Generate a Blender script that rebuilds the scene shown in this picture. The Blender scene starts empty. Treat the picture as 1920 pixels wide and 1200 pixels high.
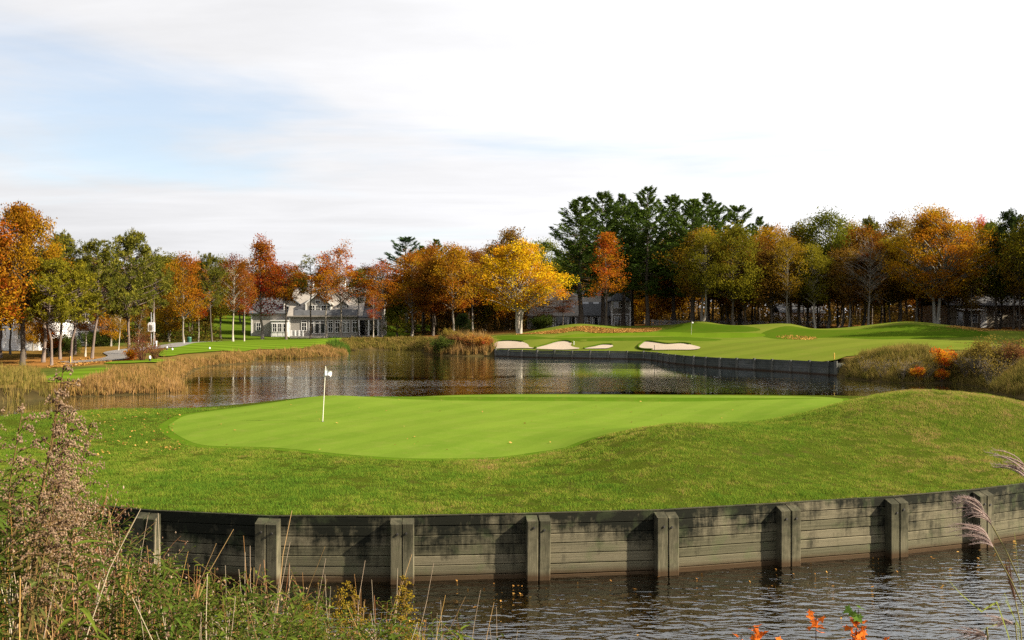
import bpy, math, random
import numpy as np
from mathutils import Vector, Matrix
from mathutils.geometry import delaunay_2d_cdt

S = bpy.context.scene
COL = S.collection
F = 1844.0          # focal length in photo pixels (1920 wide)
EYE = 4.9           # eye height above the pond surface

# ------------------------------------------------------------------ camera, sky, sun, exposure
cam_d = bpy.data.cameras.new('camera')
cam = bpy.data.objects.new('camera', cam_d)
COL.objects.link(cam)
cam.location = (0, 0, EYE)
cam.rotation_euler = (math.radians(90), 0, 0)
cam_d.sensor_width = 36.0
cam_d.lens = 36.0 * F / 1920.0
cam_d.clip_start = 0.1
cam_d.clip_end = 6000
S.camera = cam

SUN_EL = math.radians(32)
SUN_AZ = math.radians(102.5)      # clockwise from +y
sun_vec = Vector((math.sin(SUN_AZ) * math.cos(SUN_EL), math.cos(SUN_AZ) * math.cos(SUN_EL), math.sin(SUN_EL)))
sun_d = bpy.data.lights.new('sun', 'SUN')
sun_d.energy = 5.0
sun_d.angle = math.radians(0.53)
sun_d.color = (1.0, 0.88, 0.70)
sun = bpy.data.objects.new('sun', sun_d)
COL.objects.link(sun)
sun.rotation_euler = sun_vec.to_track_quat('Z', 'Y').to_euler()

S.view_settings.view_transform = 'Standard'
S.view_settings.look = 'None'
S.view_settings.gamma = 1
S.view_settings.use_curve_mapping = False
S.view_settings.exposure = 1.9
S.render.engine = 'CYCLES'
S.cycles.max_bounces = 6
S.cycles.diffuse_bounces = 3
S.cycles.glossy_bounces = 3
S.cycles.transmission_bounces = 4
S.cycles.transparent_max_bounces = 12
S.cycles.caustics_reflective = False
S.cycles.caustics_refractive = False
S.cycles.sample_clamp_indirect = 6
S.cycles.use_denoising = False
try:
    S.cycles.denoiser = 'OPENIMAGEDENOISE'
    S.cycles.denoising_prefilter = 'ACCURATE'
except Exception:
    pass


class NT:
    """small helper round a node tree"""
    def __init__(s, tree):
        s.t = tree
        tree.nodes.clear()

    def n(s, typ, ins=None, **props):
        nd = s.t.nodes.new('ShaderNode' + typ)
        for k, v in props.items():
            setattr(nd, k, v)
        for k, v in (ins or {}).items():
            sock = nd.inputs[k]
            if isinstance(v, bpy.types.NodeSocket):
                s.t.links.new(v, sock)
            else:
                sock.default_value = v
        return nd

    def math(s, op, a, b=0.0, c=0.0, clamp=False):
        return s.n('Math', {0: a, 1: b, 2: c}, operation=op, use_clamp=clamp).outputs[0]

    def mix(s, f, a, b, blend='MIX'):
        def col(v):
            return v if isinstance(v, bpy.types.NodeSocket) else (tuple(v) + (1.0,))[:4]
        nd = s.n('Mix', {0: f, 6: col(a), 7: col(b)}, data_type='RGBA', blend_type=blend)
        nd.clamp_factor = True
        return nd.outputs[2]

    def ramp(s, f, stops, interp='LINEAR'):
        nd = s.n('ValToRGB', {0: f})
        cr = nd.color_ramp
        cr.interpolation = interp
        while len(cr.elements) < len(stops):
            cr.elements.new(0.5)
        for e, (p, c) in zip(cr.elements, stops):
            e.position = p
            e.color = (c, c, c, 1) if not hasattr(c, '__len__') else (tuple(c) + (1,))[:4]
        return nd.outputs[0]

    def noise(s, vec, scale, detail=3.0, rough=0.5, dist=0.0):
        ins = {'Scale': scale, 'Detail': detail, 'Roughness': rough, 'Distortion': dist}
        if vec is not None:
            ins['Vector'] = vec
        return s.n('TexNoise', ins).outputs[0]

    def mapping(s, vec, scale=(1, 1, 1), rot=(0, 0, 0), loc=(0, 0, 0)):
        return s.n('Mapping', {'Vector': vec, 'Scale': scale, 'Rotation': rot, 'Location': loc}).outputs[0]


world = bpy.data.worlds.new('World')
S.world = world
world.use_nodes = True
w = NT(world.node_tree)
sky = w.n('TexSky', sky_type='NISHITA', sun_disc=False, sun_elevation=SUN_EL, sun_rotation=SUN_AZ,
          altitude=10.0, air_density=1.0, dust_density=0.4, ozone_density=1.0)
tc = w.n('TexCoord').outputs['Generated']
sep = w.n('SeparateXYZ', {0: tc})
den = w.math('ADD', w.math('MAXIMUM', sep.outputs[2], 0.0), 0.10)
px_ = w.math('DIVIDE', sep.outputs[0], den)
py_ = w.math('DIVIDE', sep.outputs[1], den)
cp = w.n('CombineXYZ', {0: px_, 1: py_, 2: 0.0}).outputs[0]
SKY_LOC = (0.93, 6.95, 0.0)
cpm = w.mapping(cp, scale=(0.55, 0.8, 1), loc=SKY_LOC, rot=(0, 0, 0.25))
n1 = w.noise(cpm, 0.9, 6.0, 0.55, 0.5)
n2 = w.noise(w.mapping(cp, scale=(0.5, 1.3, 1), loc=(9, 4, 0)), 1.6, 5.0, 0.6, 0.3)
sunward = w.n('VectorMath', {0: tc, 1: tuple(sun_vec)}, operation='DOT_PRODUCT').outputs['Value']
glow = w.math('POWER', w.math('MULTIPLY_ADD', sunward, 0.5, 0.5, clamp=True), 2.0)
# thin cloud seen edge-on near the horizon closes up
low = w.n('MapRange', {'Value': sep.outputs[2], 'From Min': 0.0, 'From Max': 0.16, 'To Min': 0.16, 'To Max': 0.0}).outputs[0]
cover = w.math('ADD', w.math('ADD', n1, low), w.math('MULTIPLY_ADD', glow, 0.30, -0.10))
cfac = w.ramp(cover, [(0.24, 0.42), (0.50, 1.0)], 'EASE')
cbright = w.math('MULTIPLY', w.math('MULTIPLY_ADD', n2, 2.0, 3.9), w.math('MULTIPLY_ADD', glow, 1.2, 0.86))
ccol = w.mix(1.0, w.n('CombineXYZ', {0: cbright, 1: cbright, 2: cbright}).outputs[0], (0.98, 0.98, 1.0), 'MULTIPLY')
skyc = w.mix(cfac, sky.outputs[0], ccol)
bg = w.n('Background', {'Color': skyc, 'Strength': 0.05})
w.n('OutputWorld', {'Surface': bg.outputs[0]})

# ------------------------------------------------------------------ general helpers
def tag(o, label=None, cat=None, group=None, kind=None):
    if label: o['label'] = label
    if cat: o['category'] = cat
    if group: o['group'] = group
    if kind: o['kind'] = kind
    return o


class MB:
    """collects geometry and links it as ONE mesh object"""
    def __init__(s):
        s.v, s.q, s.t, s.n = [], [], [], 0
        s.a, s.b = [], []

    def add(s, V, Q=None, T=None, rnd=0.5, clump=0.5):
        V = np.asarray(V, float).reshape(-1, 3)
        m = len(V)
        s.v.append(V)
        if Q is not None and len(Q): s.q.append(np.asarray(Q, int).reshape(-1, 4) + s.n)
        if T is not None and len(T): s.t.append(np.asarray(T, int).reshape(-1, 3) + s.n)
        s.a.append(np.broadcast_to(np.asarray(rnd, float), (m,)))
        s.b.append(np.broadcast_to(np.asarray(clump, float), (m,)))
        s.n += m
        return s

    def box(s, x0, x1, y0, y1, z0, z1, M=None, rnd=0.5):
        V = np.array([(x, y, z) for z in (z0, z1) for y in (y0, y1) for x in (x0, x1)], float)
        if M is not None:
            M = np.array(M)
            V = V @ M[:3, :3].T + M[:3, 3]
        Q = [(0, 2, 3, 1), (4, 5, 7, 6), (0, 1, 5, 4), (2, 6, 7, 3), (0, 4, 6, 2), (1, 3, 7, 5)]
        return s.add(V, Q, rnd=rnd)

    def prism(s, prof, y0, y1):
        """profile of (x,z) points, counter-clockwise seen from -y, extruded from y0 to y1"""
        k = len(prof)
        V = [(x, y0, z) for x, z in prof] + [(x, y1, z) for x, z in prof]
        Q = [(i, i + k, (i + 1) % k + k, (i + 1) % k) for i in range(k)]
        T = [(0, i, i + 1) for i in range(1, k - 1)] + [(k, k + i + 1, k + i) for i in range(1, k - 1)]
        return s.add(V, Q, T)

    def prismx(s, prof, x0, x1):
        k = len(prof)
        V = [(x0, y, z) for y, z in prof] + [(x1, y, z) for y, z in prof]
        Q = [(i, (i + 1) % k, (i + 1) % k + k, i + k) for i in range(k)]
        T = [(0, i + 1, i) for i in range(1, k - 1)] + [(k, k + i, k + i + 1) for i in range(1, k - 1)]
        return s.add(V, Q, T)

    def tube(s, P, R, sides=6, cap=True, rnd=0.5, clump=0.5):
        P = np.asarray(P, float)
        R = np.broadcast_to(np.asarray(R, float), (len(P),))
        D = np.gradient(P, axis=0)
        D /= np.linalg.norm(D, axis=1)[:, None] + 1e-9
        up = np.array((0.31, 0.22, 0.92)) if abs(D[:, 2]).mean() < 0.8 else np.array((1.0, 0.1, 0.0))
        A = np.cross(D, up); A /= np.linalg.norm(A, axis=1)[:, None] + 1e-9
        B = np.cross(D, A)
        th = np.arange(sides) * 2 * math.pi / sides
        V = P[:, None, :] + R[:, None, None] * (np.cos(th)[None, :, None] * A[:, None, :] + np.sin(th)[None, :, None] * B[:, None, :])
        V = V.reshape(-1, 3)
        Q = [(i * sides + j, i * sides + (j + 1) % sides, (i + 1) * sides + (j + 1) % sides, (i + 1) * sides + j)
             for i in range(len(P) - 1) for j in range(sides)]
        T = None
        if cap:
            e = (len(P) - 1) * sides
            T = [(0, j, j + 1) for j in range(1, sides - 1)] + [(e, e + j + 1, e + j) for j in range(1, sides - 1)]
        return s.add(V, Q, T, rnd=rnd, clump=clump)

    def ribbon(s, P, W, side, rnd=0.5, clump=0.5):
        """flat blade along P of half widths W"""
        P = np.asarray(P, float); W = np.asarray(W, float)
        side = np.asarray(side, float)
        side = side / (np.linalg.norm(side) + 1e-9)
        V = np.stack([P - side * W[:, None], P + side * W[:, None]], 1).reshape(-1, 3)
        Q = [(2 * i, 2 * i + 1, 2 * i + 3, 2 * i + 2) for i in range(len(P) - 1)]
        return s.add(V, Q, rnd=rnd, clump=clump)

    def mesh(s, name, mat=None, smooth=False):
        V = np.concatenate(s.v) if s.v else np.zeros((0, 3))
        q = np.concatenate(s.q) if s.q else np.zeros((0, 4), int)
        t = np.concatenate(s.t) if s.t else np.zeros((0, 3), int)
        me = bpy.data.meshes.new(name)
        me.vertices.add(len(V)); me.vertices.foreach_set('co', V.astype(np.float32).ravel())
        idx = np.concatenate([q.ravel(), t.ravel()]).astype(np.int32)
        me.loops.add(len(idx)); me.loops.foreach_set('vertex_index', idx)
        st = np.concatenate([np.arange(len(q)) * 4, len(q) * 4 + np.arange(len(t)) * 3]).astype(np.int32)
        me.polygons.add(len(st)); me.polygons.foreach_set('loop_start', st)
        me.polygons.foreach_set('use_smooth', np.full(len(st), smooth, dtype=bool))
        me.update(calc_edges=True)
        for nm, arr in (('rnd', s.a), ('clump', s.b)):
            at = me.attributes.new(nm, 'FLOAT', 'POINT')
            at.data.foreach_set('value', np.concatenate(arr).astype(np.float32))
        if mat: me.materials.append(mat)
        return me

    def build(s, name, mat=None, parent=None, smooth=False):
        return link(name, s.mesh(name, mat, smooth), parent)


def link(name, me, parent=None, loc=None, rz=None, scale=None):
    o = bpy.data.objects.new(name, me)
    COL.objects.link(o)
    if parent is not None: o.parent = parent
    if loc is not None: o.location = loc
    if rz is not None: o.rotation_euler = (0, 0, rz)
    if scale is not None: o.scale = scale
    return o


def thing(name, label, cat, loc=(0, 0, 0), rz=0.0, group=None, scale=None):
    return tag(link(name, None, None, loc, rz, scale), label, cat, group)


def wx(px, d): return (px - 960.0) / F * d
def wz(py, d): return EYE - (py - 600.0) / F * d
def at0(px, py):                      # point of the pond surface under a photo pixel
    d = F * EYE / (py - 600.0)
    return (wx(px, d), d)

def sstep(t):
    t = np.clip(t, 0, 1)
    return t * t * (3 - 2 * t)

class TPS:
    """thin plate spline height field through control points"""
    def __init__(s, pts, lam=0.02):
        P = np.array(pts, float)
        s.c = P[:, :2]
        n = len(P)
        A = np.zeros((n + 3, n + 3))
        A[:n, :n] = s.k(s.c, s.c) + lam * np.eye(n)
        A[:n, n] = 1; A[:n, n + 1:] = s.c
        A[n:, :n] = A[:n, n:].T
        s.w = np.linalg.solve(A, np.concatenate([P[:, 2], np.zeros(3)]))
    @staticmethod
    def k(a, b):
        r2 = ((a[:, None, :] - b[None, :, :]) ** 2).sum(2) / 100.0
        return 0.5 * r2 * np.log(r2 + 1e-9)
    def __call__(s, x, y):
        x = np.asarray(x, float); y = np.asarray(y, float)
        p = np.stack([x.ravel(), y.ravel()], 1)
        out = np.empty(len(p))
        n = len(s.c)
        for i in range(0, len(p), 20000):
            q = p[i:i + 20000]
            out[i:i + 20000] = s.k(q, s.c) @ s.w[:n] + s.w[n] + q @ s.w[n + 1:]
        return out.reshape(x.shape)

def segdist(x, y, A, B):
    """distance of points to segments A->B"""
    x = np.asarray(x, float); y = np.asarray(y, float)
    p = np.stack([x.ravel(), y.ravel()], 1)
    best = np.full(len(p), 1e9)
    for a, b in zip(A, B):
        a = np.array(a); b = np.array(b); d = b - a
        t = np.clip(((p - a) @ d) / (d @ d + 1e-12), 0, 1)
        best = np.minimum(best, ((p - a - t[:, None] * d) ** 2).sum(1))
    return np.sqrt(best).reshape(x.shape)

def inside(x, y, poly):
    x = np.asarray(x, float); y = np.asarray(y, float)
    r = np.zeros(x.shape, bool)
    n = len(poly)
    for i in range(n):
        (x0, y0), (x1, y1) = poly[i], poly[(i + 1) % n]
        if y0 == y1: continue
        c = ((y0 > y) != (y1 > y)) & (x < (x1 - x0) * (y - y0) / (y1 - y0) + x0)
        r ^= c
    return r

def smooth_path(P, step, closed=False):
    """Catmull-Rom through P, resampled at about the given step"""
    P = [np.array(p, float) for p in P]
    n = len(P); out = []
    rng_ = range(n if closed else n - 1)
    for i in rng_:
        p1, p2 = P[i], P[(i + 1) % n]
        p0 = P[i - 1] if (closed or i > 0) else 2 * p1 - p2
        p3 = P[(i + 2) % n] if (closed or i + 2 < n) else 2 * p2 - p1
        m = max(1, int(round(np.linalg.norm(p2 - p1) / step)))
        for j in range(m):
            t = j / m
            out.append(0.5 * ((2 * p1) + (p2 - p0) * t + (2 * p0 - 5 * p1 + 4 * p2 - p3) * t * t + (3 * p1 - p0 - 3 * p2 + p3) * t ** 3))
    if not closed: out.append(P[-1])
    return [tuple(p) for p in out]

def sheet(name, poly, spacing, hf, off, mat, kind='structure', skirt=0.0, parent=None, smooth=True, edge_off=None):
    """triangulated sheet inside poly lying on height function hf"""
    poly = [tuple(p) for p in poly]
    n = len(poly)
    P = np.array(poly)
    x0, y0 = P.min(0); x1, y1 = P.max(0)
    gx, gy = np.meshgrid(np.arange(x0, x1, spacing), np.arange(y0, y1, spacing * 0.87))
    gx = gx + (np.arange(gx.shape[0]) % 2)[:, None] * spacing * 0.5
    gx = gx.ravel(); gy = gy.ravel()
    ok = inside(gx, gy, poly)
    gx, gy = gx[ok], gy[ok]
    dist = segdist(gx, gy, poly, poly[1:] + poly[:1])
    ok = dist > spacing * 0.35
    pts = [Vector(p) for p in poly] + [Vector((a, b)) for a, b in zip(gx[ok], gy[ok])]
    edges = [(i, (i + 1) % n) for i in range(n)]
    vs, es, fs, ov, oe, of = delaunay_2d_cdt(pts, edges, [], 1, 1e-5)
    V = np.array([(v.x, v.y) for v in vs])
    z = hf(V[:, 0], V[:, 1]) + off
    if edge_off is not None: z[segdist(V[:, 0], V[:, 1], poly, poly[1:] + poly[:1]) < 1e-3] += edge_off - off
    V3 = np.column_stack([V, z])
    T = np.array([f for f in fs if len(f) == 3])
    a, b, c = V[T[:, 0]], V[T[:, 1]], V[T[:, 2]]
    cr = (b[:, 0] - a[:, 0]) * (c[:, 1] - a[:, 1]) - (b[:, 1] - a[:, 1]) * (c[:, 0] - a[:, 0])
    T[cr < 0] = T[cr < 0][:, ::-1]
    mb = MB()
    mb.add(V3, None, T)
    if skirt:
        hz = hf(P[:, 0], P[:, 1]) + off
        top = np.column_stack([P, hz]); bot = np.column_stack([P, hz - skirt])
        mb.add(np.concatenate([top, bot]), [(i, (i + 1) % n, (i + 1) % n + n, i + n) for i in range(n)])
    o = mb.build(name, mat, parent, smooth)
    if kind: o['kind'] = kind
    return o

# ------------------------------------------------------------------ materials
def new_mat(name):
    m = bpy.data.materials.new(name)
    m.use_nodes = True
    return m, NT(m.node_tree)

ALB = 0.60          # brings the colours written below down to real albedos for this exposure
def finish(n, bsdf):
    for nd in list(n.t.nodes):
        k = 'Base Color' if nd.bl_idname == 'ShaderNodeBsdfPrincipled' else 'Color' if nd.bl_idname in ('ShaderNodeBsdfDiffuse', 'ShaderNodeBsdfTranslucent') else None
        if k and nd.inputs[k].is_linked:
            src = nd.inputs[k].links[0].from_socket
            n.t.links.new(n.mix(1.0, src, (ALB, ALB, ALB), 'MULTIPLY'), nd.inputs[k])
    n.n('OutputMaterial', {'Surface': bsdf})

def plain(name, col, rough=0.6, var=0.12, scale=3.0, bump=0.0, metallic=0.0, spec=0.4):
    m, n = new_mat(name)
    co = n.n('TexCoord').outputs['Object']
    ns = n.noise(co, scale, 4, 0.6)
    c = n.mix(n.ramp(ns, [(0.3, 0.0), (0.7, 1.0)]), tuple(max(0, x * (1 - var)) for x in col), tuple(min(1, x * (1 + var)) for x in col))
    ins = {'Base Color': c, 'Roughness': rough, 'Metallic': metallic, 'Specular IOR Level': spec}
    if bump:
        ins['Normal'] = n.n('Bump', {'Height': n.noise(co, scale * 6, 3), 'Strength': bump, 'Distance': 0.02}).outputs[0]
    finish(n, n.n('BsdfPrincipled', ins).outputs[0])
    return m

def foliage_mat(name, translucent=0.35, hue_leaf=0.02, hue_clump=0.05, val=0.45):
    """leaf colour from the crown object's own colour and its second colour, varied leaf by leaf and clump by clump"""
    m, n = new_mat(name)
    ca = n.n('ObjectInfo').outputs['Color']
    cb = n.n('Attribute', attribute_name='leaf_b', attribute_type='OBJECT').outputs['Color']
    r = n.n('Attribute', attribute_name='rnd').outputs['Fac']
    k = n.n('Attribute', attribute_name='clump').outputs['Fac']
    c = n.mix(n.ramp(n.math('MULTIPLY_ADD', r, 0.35, n.math('MULTIPLY', k, 0.75)), [(0.3, 0.0), (0.85, 1.0)]), ca, cb)
    hue = n.math('ADD', n.math('MULTIPLY_ADD', r, hue_leaf, 0.5 - hue_leaf / 2), n.math('MULTIPLY_ADD', k, hue_clump, -hue_clump / 2))
    v = n.math('MULTIPLY_ADD', n.math('FRACT', n.math('MULTIPLY', r, 7.31)), val, 1.0 - val / 2)
    hs = n.n('HueSaturation', {'Hue': hue, 'Saturation': 1.0, 'Value': v, 'Fac': 1.0, 'Color': c}).outputs[0]
    d = n.n('BsdfDiffuse', {'Color': hs}).outputs[0]
    t = n.n('BsdfTranslucent', {'Color': hs}).outputs[0]
    finish(n, n.n('MixShader', {0: translucent, 1: d, 2: t}).outputs[0])
    return m

def blade_mat(name, stops, translucent=0.4, field=None, broad=0.0):
    """grass blades: colour along a ramp picked by each blade's random value and by patches in the ground"""
    m, n = new_mat(name)
    r = n.n('Attribute', attribute_name='rnd').outputs['Fac']
    pos = n.n('NewGeometry').outputs['Position']
    ns = n.noise(pos, field or 0.7, 3, 0.6)
    f = n.math('ADD', n.math('MULTIPLY', r, 0.55), n.math('MULTIPLY_ADD', ns, 1.1, -0.33))
    if broad:
        f = n.math('ADD', f, n.math('MULTIPLY_ADD', n.noise(pos, 0.10, 2, 0.5), broad, -0.5 * broad))
        f = n.math('ADD', f, n.math('MULTIPLY_ADD', n.noise(pos, 3.2, 3, 0.6), 0.85, -0.52))
        # the moist hollow at the island's left end stays greener
        mo = n.n('MapRange', {'Value': n.n('SeparateXYZ', {0: pos}).outputs[0], 'From Min': -13.0, 'From Max': -2.0, 'To Min': -0.30, 'To Max': 0.02}).outputs[0]
        f = n.math('ADD', f, mo, clamp=True)
    c = n.ramp(f, stops)
    d = n.n('BsdfDiffuse', {'Color': c}).outputs[0]
    t = n.n('BsdfTranslucent', {'Color': c}).outputs[0]
    finish(n, n.n('MixShader', {0: translucent, 1: d, 2: t}).outputs[0])
    return m

def turf_mat(name, a, b, c, scale=0.5, fine=40.0, bump=0.3, bumpd=0.03, stripes=None):
    """mown turf: patches of a/b, specks of c"""
    m, n = new_mat(name)
    pos = n.n('NewGeometry').outputs['Position']
    n1 = n.noise(pos, scale, 4, 0.6)
    n2 = n.noise(pos, scale * 6, 4, 0.65)
    n3 = n.noise(pos, fine, 2, 0.7)
    col = n.mix(n.ramp(n1, [(0.32, 0), (0.68, 1)]), a, b)
    col = n.mix(n.ramp(n2, [(0.5, 0), (0.75, 0.75)]), col, c)
    col = n.mix(n.math('MULTIPLY', n.ramp(n3, [(0.3, 0), (0.7, 1)]), 0.35), col, tuple(x * 0.55 for x in a))
    if stripes:
        rot, wl, amt = stripes
        wv = n.n('TexWave', {'Vector': n.mapping(pos, rot=(0, 0, rot)), 'Scale': 0.314 / wl * 1.0, 'Distortion': 0.3, 'Detail': 1.0}, wave_type='BANDS', bands_direction='X').outputs['Fac']
        col = n.mix(n.math('MULTIPLY', n.ramp(wv, [(0.35, 0), (0.65, 1)]), amt), col, tuple(x * 1.5 for x in b))
    bp = n.n('Bump', {'Height': n.math('ADD', n3, n.math('MULTIPLY', n2, 1.5)), 'Strength': bump, 'Distance': bumpd}).outputs[0]
    finish(n, n.n('BsdfPrincipled', {'Base Color': col, 'Roughness': 1.0, 'Specular IOR Level': 0.0, 'Normal': bp}).outputs[0])
    return m

M = {}
M['green'] = turf_mat('putting_turf', (0.108, 0.178, 0.018), (0.140, 0.206, 0.024), (0.158, 0.200, 0.034), 0.30, 22, 0.25, 0.012, stripes=(0.5, 1.9, 0.10))
M['collar'] = turf_mat('collar_turf', (0.065, 0.130, 0.008), (0.085, 0.150, 0.010), (0.120, 0.150, 0.020), 0.5, 24, 0.3, 0.02)
M['rough'] = turf_mat('rough_turf', (0.044, 0.068, 0.007), (0.066, 0.084, 0.009), (0.085, 0.065, 0.022), 0.45, 22, 0.7, 0.06)
M['fairway'] = turf_mat('fairway_turf', (0.108, 0.146, 0.017), (0.132, 0.157, 0.021), (0.150, 0.152, 0.030), 0.06, 6, 0.15, 0.03, stripes=(0.9, 7.0, 0.14))
M['fargreen'] = turf_mat('far_green_turf', (0.085, 0.148, 0.008), (0.100, 0.158, 0.010), (0.110, 0.152, 0.014), 0.08, 8, 0.05, 0.02, stripes=(0.2, 3.5, 0.10))
M['mound'] = turf_mat('mound_turf', (0.052, 0.104, 0.006), (0.072, 0.116, 0.008), (0.100, 0.112, 0.014), 0.12, 8, 0.3, 0.05)
M['tee'] = turf_mat('tee_turf', (0.080, 0.135, 0.009), (0.090, 0.145, 0.011), (0.115, 0.140, 0.018), 0.12, 8, 0.1, 0.03, stripes=(1.45, 5.0, 0.5))

def ground_mat():
    m, n = new_mat('ground')
    pos = n.n('NewGeometry').outputs['Position']
    base = n.n('Attribute', attribute_name='gcol').outputs['Color']
    n1 = n.noise(pos, 0.5, 5, 0.65)
    n2 = n.noise(pos, 4.0, 4, 0.7)
    c = n.mix(n.ramp(n1, [(0.3, 0), (0.7, 1)]), n.mix(1.0, base, (0.65, 0.7, 0.6), 'MULTIPLY'), n.mix(1.0, base, (1.25, 1.15, 1.0), 'MULTIPLY'))
    c = n.mix(n.math('MULTIPLY', n.ramp(n2, [(0.4, 0), (0.7, 1)]), 0.4), c, n.mix(1.0, base, (0.5, 0.45, 0.4), 'MULTIPLY'))
    bp = n.n('Bump', {'Height': n2, 'Strength': 0.6, 'Distance': 0.1}).outputs[0]
    finish(n, n.n('BsdfPrincipled', {'Base Color': c, 'Roughness': 1.0, 'Specular IOR Level': 0.0, 'Normal': bp}).outputs[0])
    return m
M['ground'] = ground_mat()

def water_mat():
    m, n = new_mat('pond_water')
    pos = n.n('NewGeometry').outputs['Position']
    calm = n.noise(n.mapping(pos, scale=(0.02, 0.09, 1), rot=(0, 0, 0.1)), 1.0, 3, 0.5)
    a = n.noise(n.mapping(pos, scale=(1.0, 2.3, 1), rot=(0, 0, 0.42)), 1.9, 2, 0.5, 0.5)
    b = n.noise(n.mapping(pos, scale=(1.2, 2.0, 1), rot=(0, 0, -0.5)), 6.0, 2, 0.5, 0.2)
    h = n.math('ADD', a, n.math('MULTIPLY', b, 0.16))
    # the channel by the bank is wind-rippled, the open pond beyond is calmer
    sp = n.n('SeparateXYZ', {0: pos})
    near = n.n('MapRange', {'Value': sp.outputs[1], 'From Min': 24.0, 'From Max': 50.0, 'To Min': 1.0, 'To Max': 0.20}).outputs[0]
    st = n.math('MULTIPLY', near, n.ramp(calm, [(0.40, 0.15), (0.60, 1.0)]))
    bp = n.n('Bump', {'Height': h, 'Strength': st, 'Distance': 0.095}).outputs[0]
    # mean of the facet's and the mean surface's reflectance: wave backs that face away hide behind the crests
    fr = n.math('ADD', n.math('MULTIPLY', n.n('Fresnel', {'IOR': 1.333, 'Normal': bp}).outputs[0], 0.58), n.math('MULTIPLY', n.n('Fresnel', {'IOR': 1.333}).outputs[0], 1.02), clamp=True)
    gl = n.n('BsdfGlossy', {'Color': (0.93, 0.98, 1.0, 1), 'Roughness': 0.03, 'Normal': bp}).outputs[0]
    tr = n.n('BsdfTransparent', {'Color': (0.74, 0.68, 0.36, 1)}).outputs[0]
    finish(n, n.n('MixShader', {0: fr, 1: tr, 2: gl}).outputs[0])
    return m
M['water'] = water_mat()

def sand_mat():
    m, n = new_mat('bunker_sand')
    pos = n.n('NewGeometry').outputs['Position']
    c = n.mix(n.noise(pos, 1.2, 4, 0.6), (0.36, 0.29, 0.215), (0.45, 0.37, 0.285))
    bp = n.n('Bump', {'Height': n.noise(pos, 5, 4, 0.6), 'Strength': 0.4, 'Distance': 0.06}).outputs[0]
    finish(n, n.n('BsdfPrincipled', {'Base Color': c, 'Roughness': 0.95, 'Specular IOR Level': 0.1, 'Normal': bp}).outputs[0])
    return m
M['sand'] = sand_mat()

def wood_mat(name, ca, cb, dark, along='X', wet=True, stain=0.5):
    """weathered timber: grain along the board, dark algae runs, rusty wet band by the waterline"""
    m, n = new_mat(name)
    co = n.n('TexCoord').outputs['Object']
    rd = n.n('ObjectInfo').outputs['Random']
    off = n.n('CombineXYZ', {0: n.math('MULTIPLY', rd, 37.0), 1: n.math('MULTIPLY', rd, 11.0), 2: n.math('MULTIPLY', rd, 23.0)}).outputs[0]
    v = n.n('VectorMath', {0: co, 1: off}, operation='ADD').outputs[0]
    sc = (1.0, 14, 14) if along == 'X' else (14, 14, 1.0)
    gr = n.noise(n.mapping(v, scale=sc), 3.0, 5, 0.65, 0.4)
    fine = n.noise(n.mapping(v, scale=tuple(x * 3 for x in sc)), 6.0, 3, 0.6)
    pos = n.n('NewGeometry').outputs['Position']
    st = n.math('MULTIPLY_ADD', n.noise(n.mapping(pos, scale=(3.4, 3.4, 0.5)), 1.6, 6, 0.7, 0.2), 0.40, n.math('MULTIPLY', n.noise(n.mapping(pos, scale=(0.55, 0.55, 0.9)), 1.5, 5, 0.7, 0.2), 0.62))
    blot = n.noise(n.mapping(v, scale=(1.0, 6, 6) if along == 'X' else (6, 6, 1.0)), 1.3, 5, 0.7, 0.6)
    col = n.mix(n.ramp(gr, [(0.25, 0), (0.75, 1)]), ca, cb)
    col = n.mix(n.math('MULTIPLY', rd, 0.95), col, n.mix(1.0, col, (0.52, 0.56, 0.52), 'MULTIPLY'))
    col = n.mix(n.math('MULTIPLY', n.ramp(blot, [(0.48, 0), (0.66, 1)]), 0.62), col, n.mix(1.0, col, (0.34, 0.38, 0.36), 'MULTIPLY'))
    col = n.mix(n.math('MULTIPLY', n.ramp(fine, [(0.55, 0), (0.8, 1)]), 0.5), col, tuple(x * 0.45 for x in ca))
    sz = n.n('SeparateXYZ', {0: pos}).outputs[2]
    if stain:
        # algae and water runs start at the top edge, where wet earth lies behind the boards
        f = n.math('ADD', st, n.n('MapRange', {'Value': sz, 'From Min': 0.0, 'From Max': 1.25, 'To Min': -0.12, 'To Max': 0.14}).outputs[0])
        col = n.mix(n.math('MULTIPLY', n.ramp(f, [(0.47, 0), (0.61, 1)]), stain), col, dark)
        g = n.noise(pos, 2.3, 3, 0.6)
        col = n.mix(n.math('MULTIPLY', n.ramp(g, [(0.55, 0), (0.72, 1)]), 0.35), col, (0.10, 0.13, 0.055))
    if wet:
        wf = n.n('MapRange', {'Value': n.math('ADD', sz, n.math('MULTIPLY', st, 0.10)), 'From Min': 0.12, 'From Max': 0.24, 'To Min': 1.0, 'To Max': 0.0}).outputs[0]
        col = n.mix(n.math('MULTIPLY', wf, 0.85), col, (0.060, 0.032, 0.015))
    bp = n.n('Bump', {'Height': n.math('ADD', gr, n.math('MULTIPLY', fine, 0.6)), 'Strength': 0.5, 'Distance': 0.006}).outputs[0]
    finish(n, n.n('BsdfPrincipled', {'Base Color': col, 'Roughness': 0.9, 'Specular IOR Level': 0.06, 'Normal': bp}).outputs[0])
    return m
M['plank'] = wood_mat('weathered_plank', (0.150, 0.130, 0.082), (0.270, 0.238, 0.158), (0.008, 0.010, 0.0075), 'X', True, 0.95)
M['post'] = wood_mat('weathered_post', (0.125, 0.112, 0.070), (0.230, 0.205, 0.135), (0.012, 0.014, 0.009), 'Z', True, 0.7)
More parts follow.
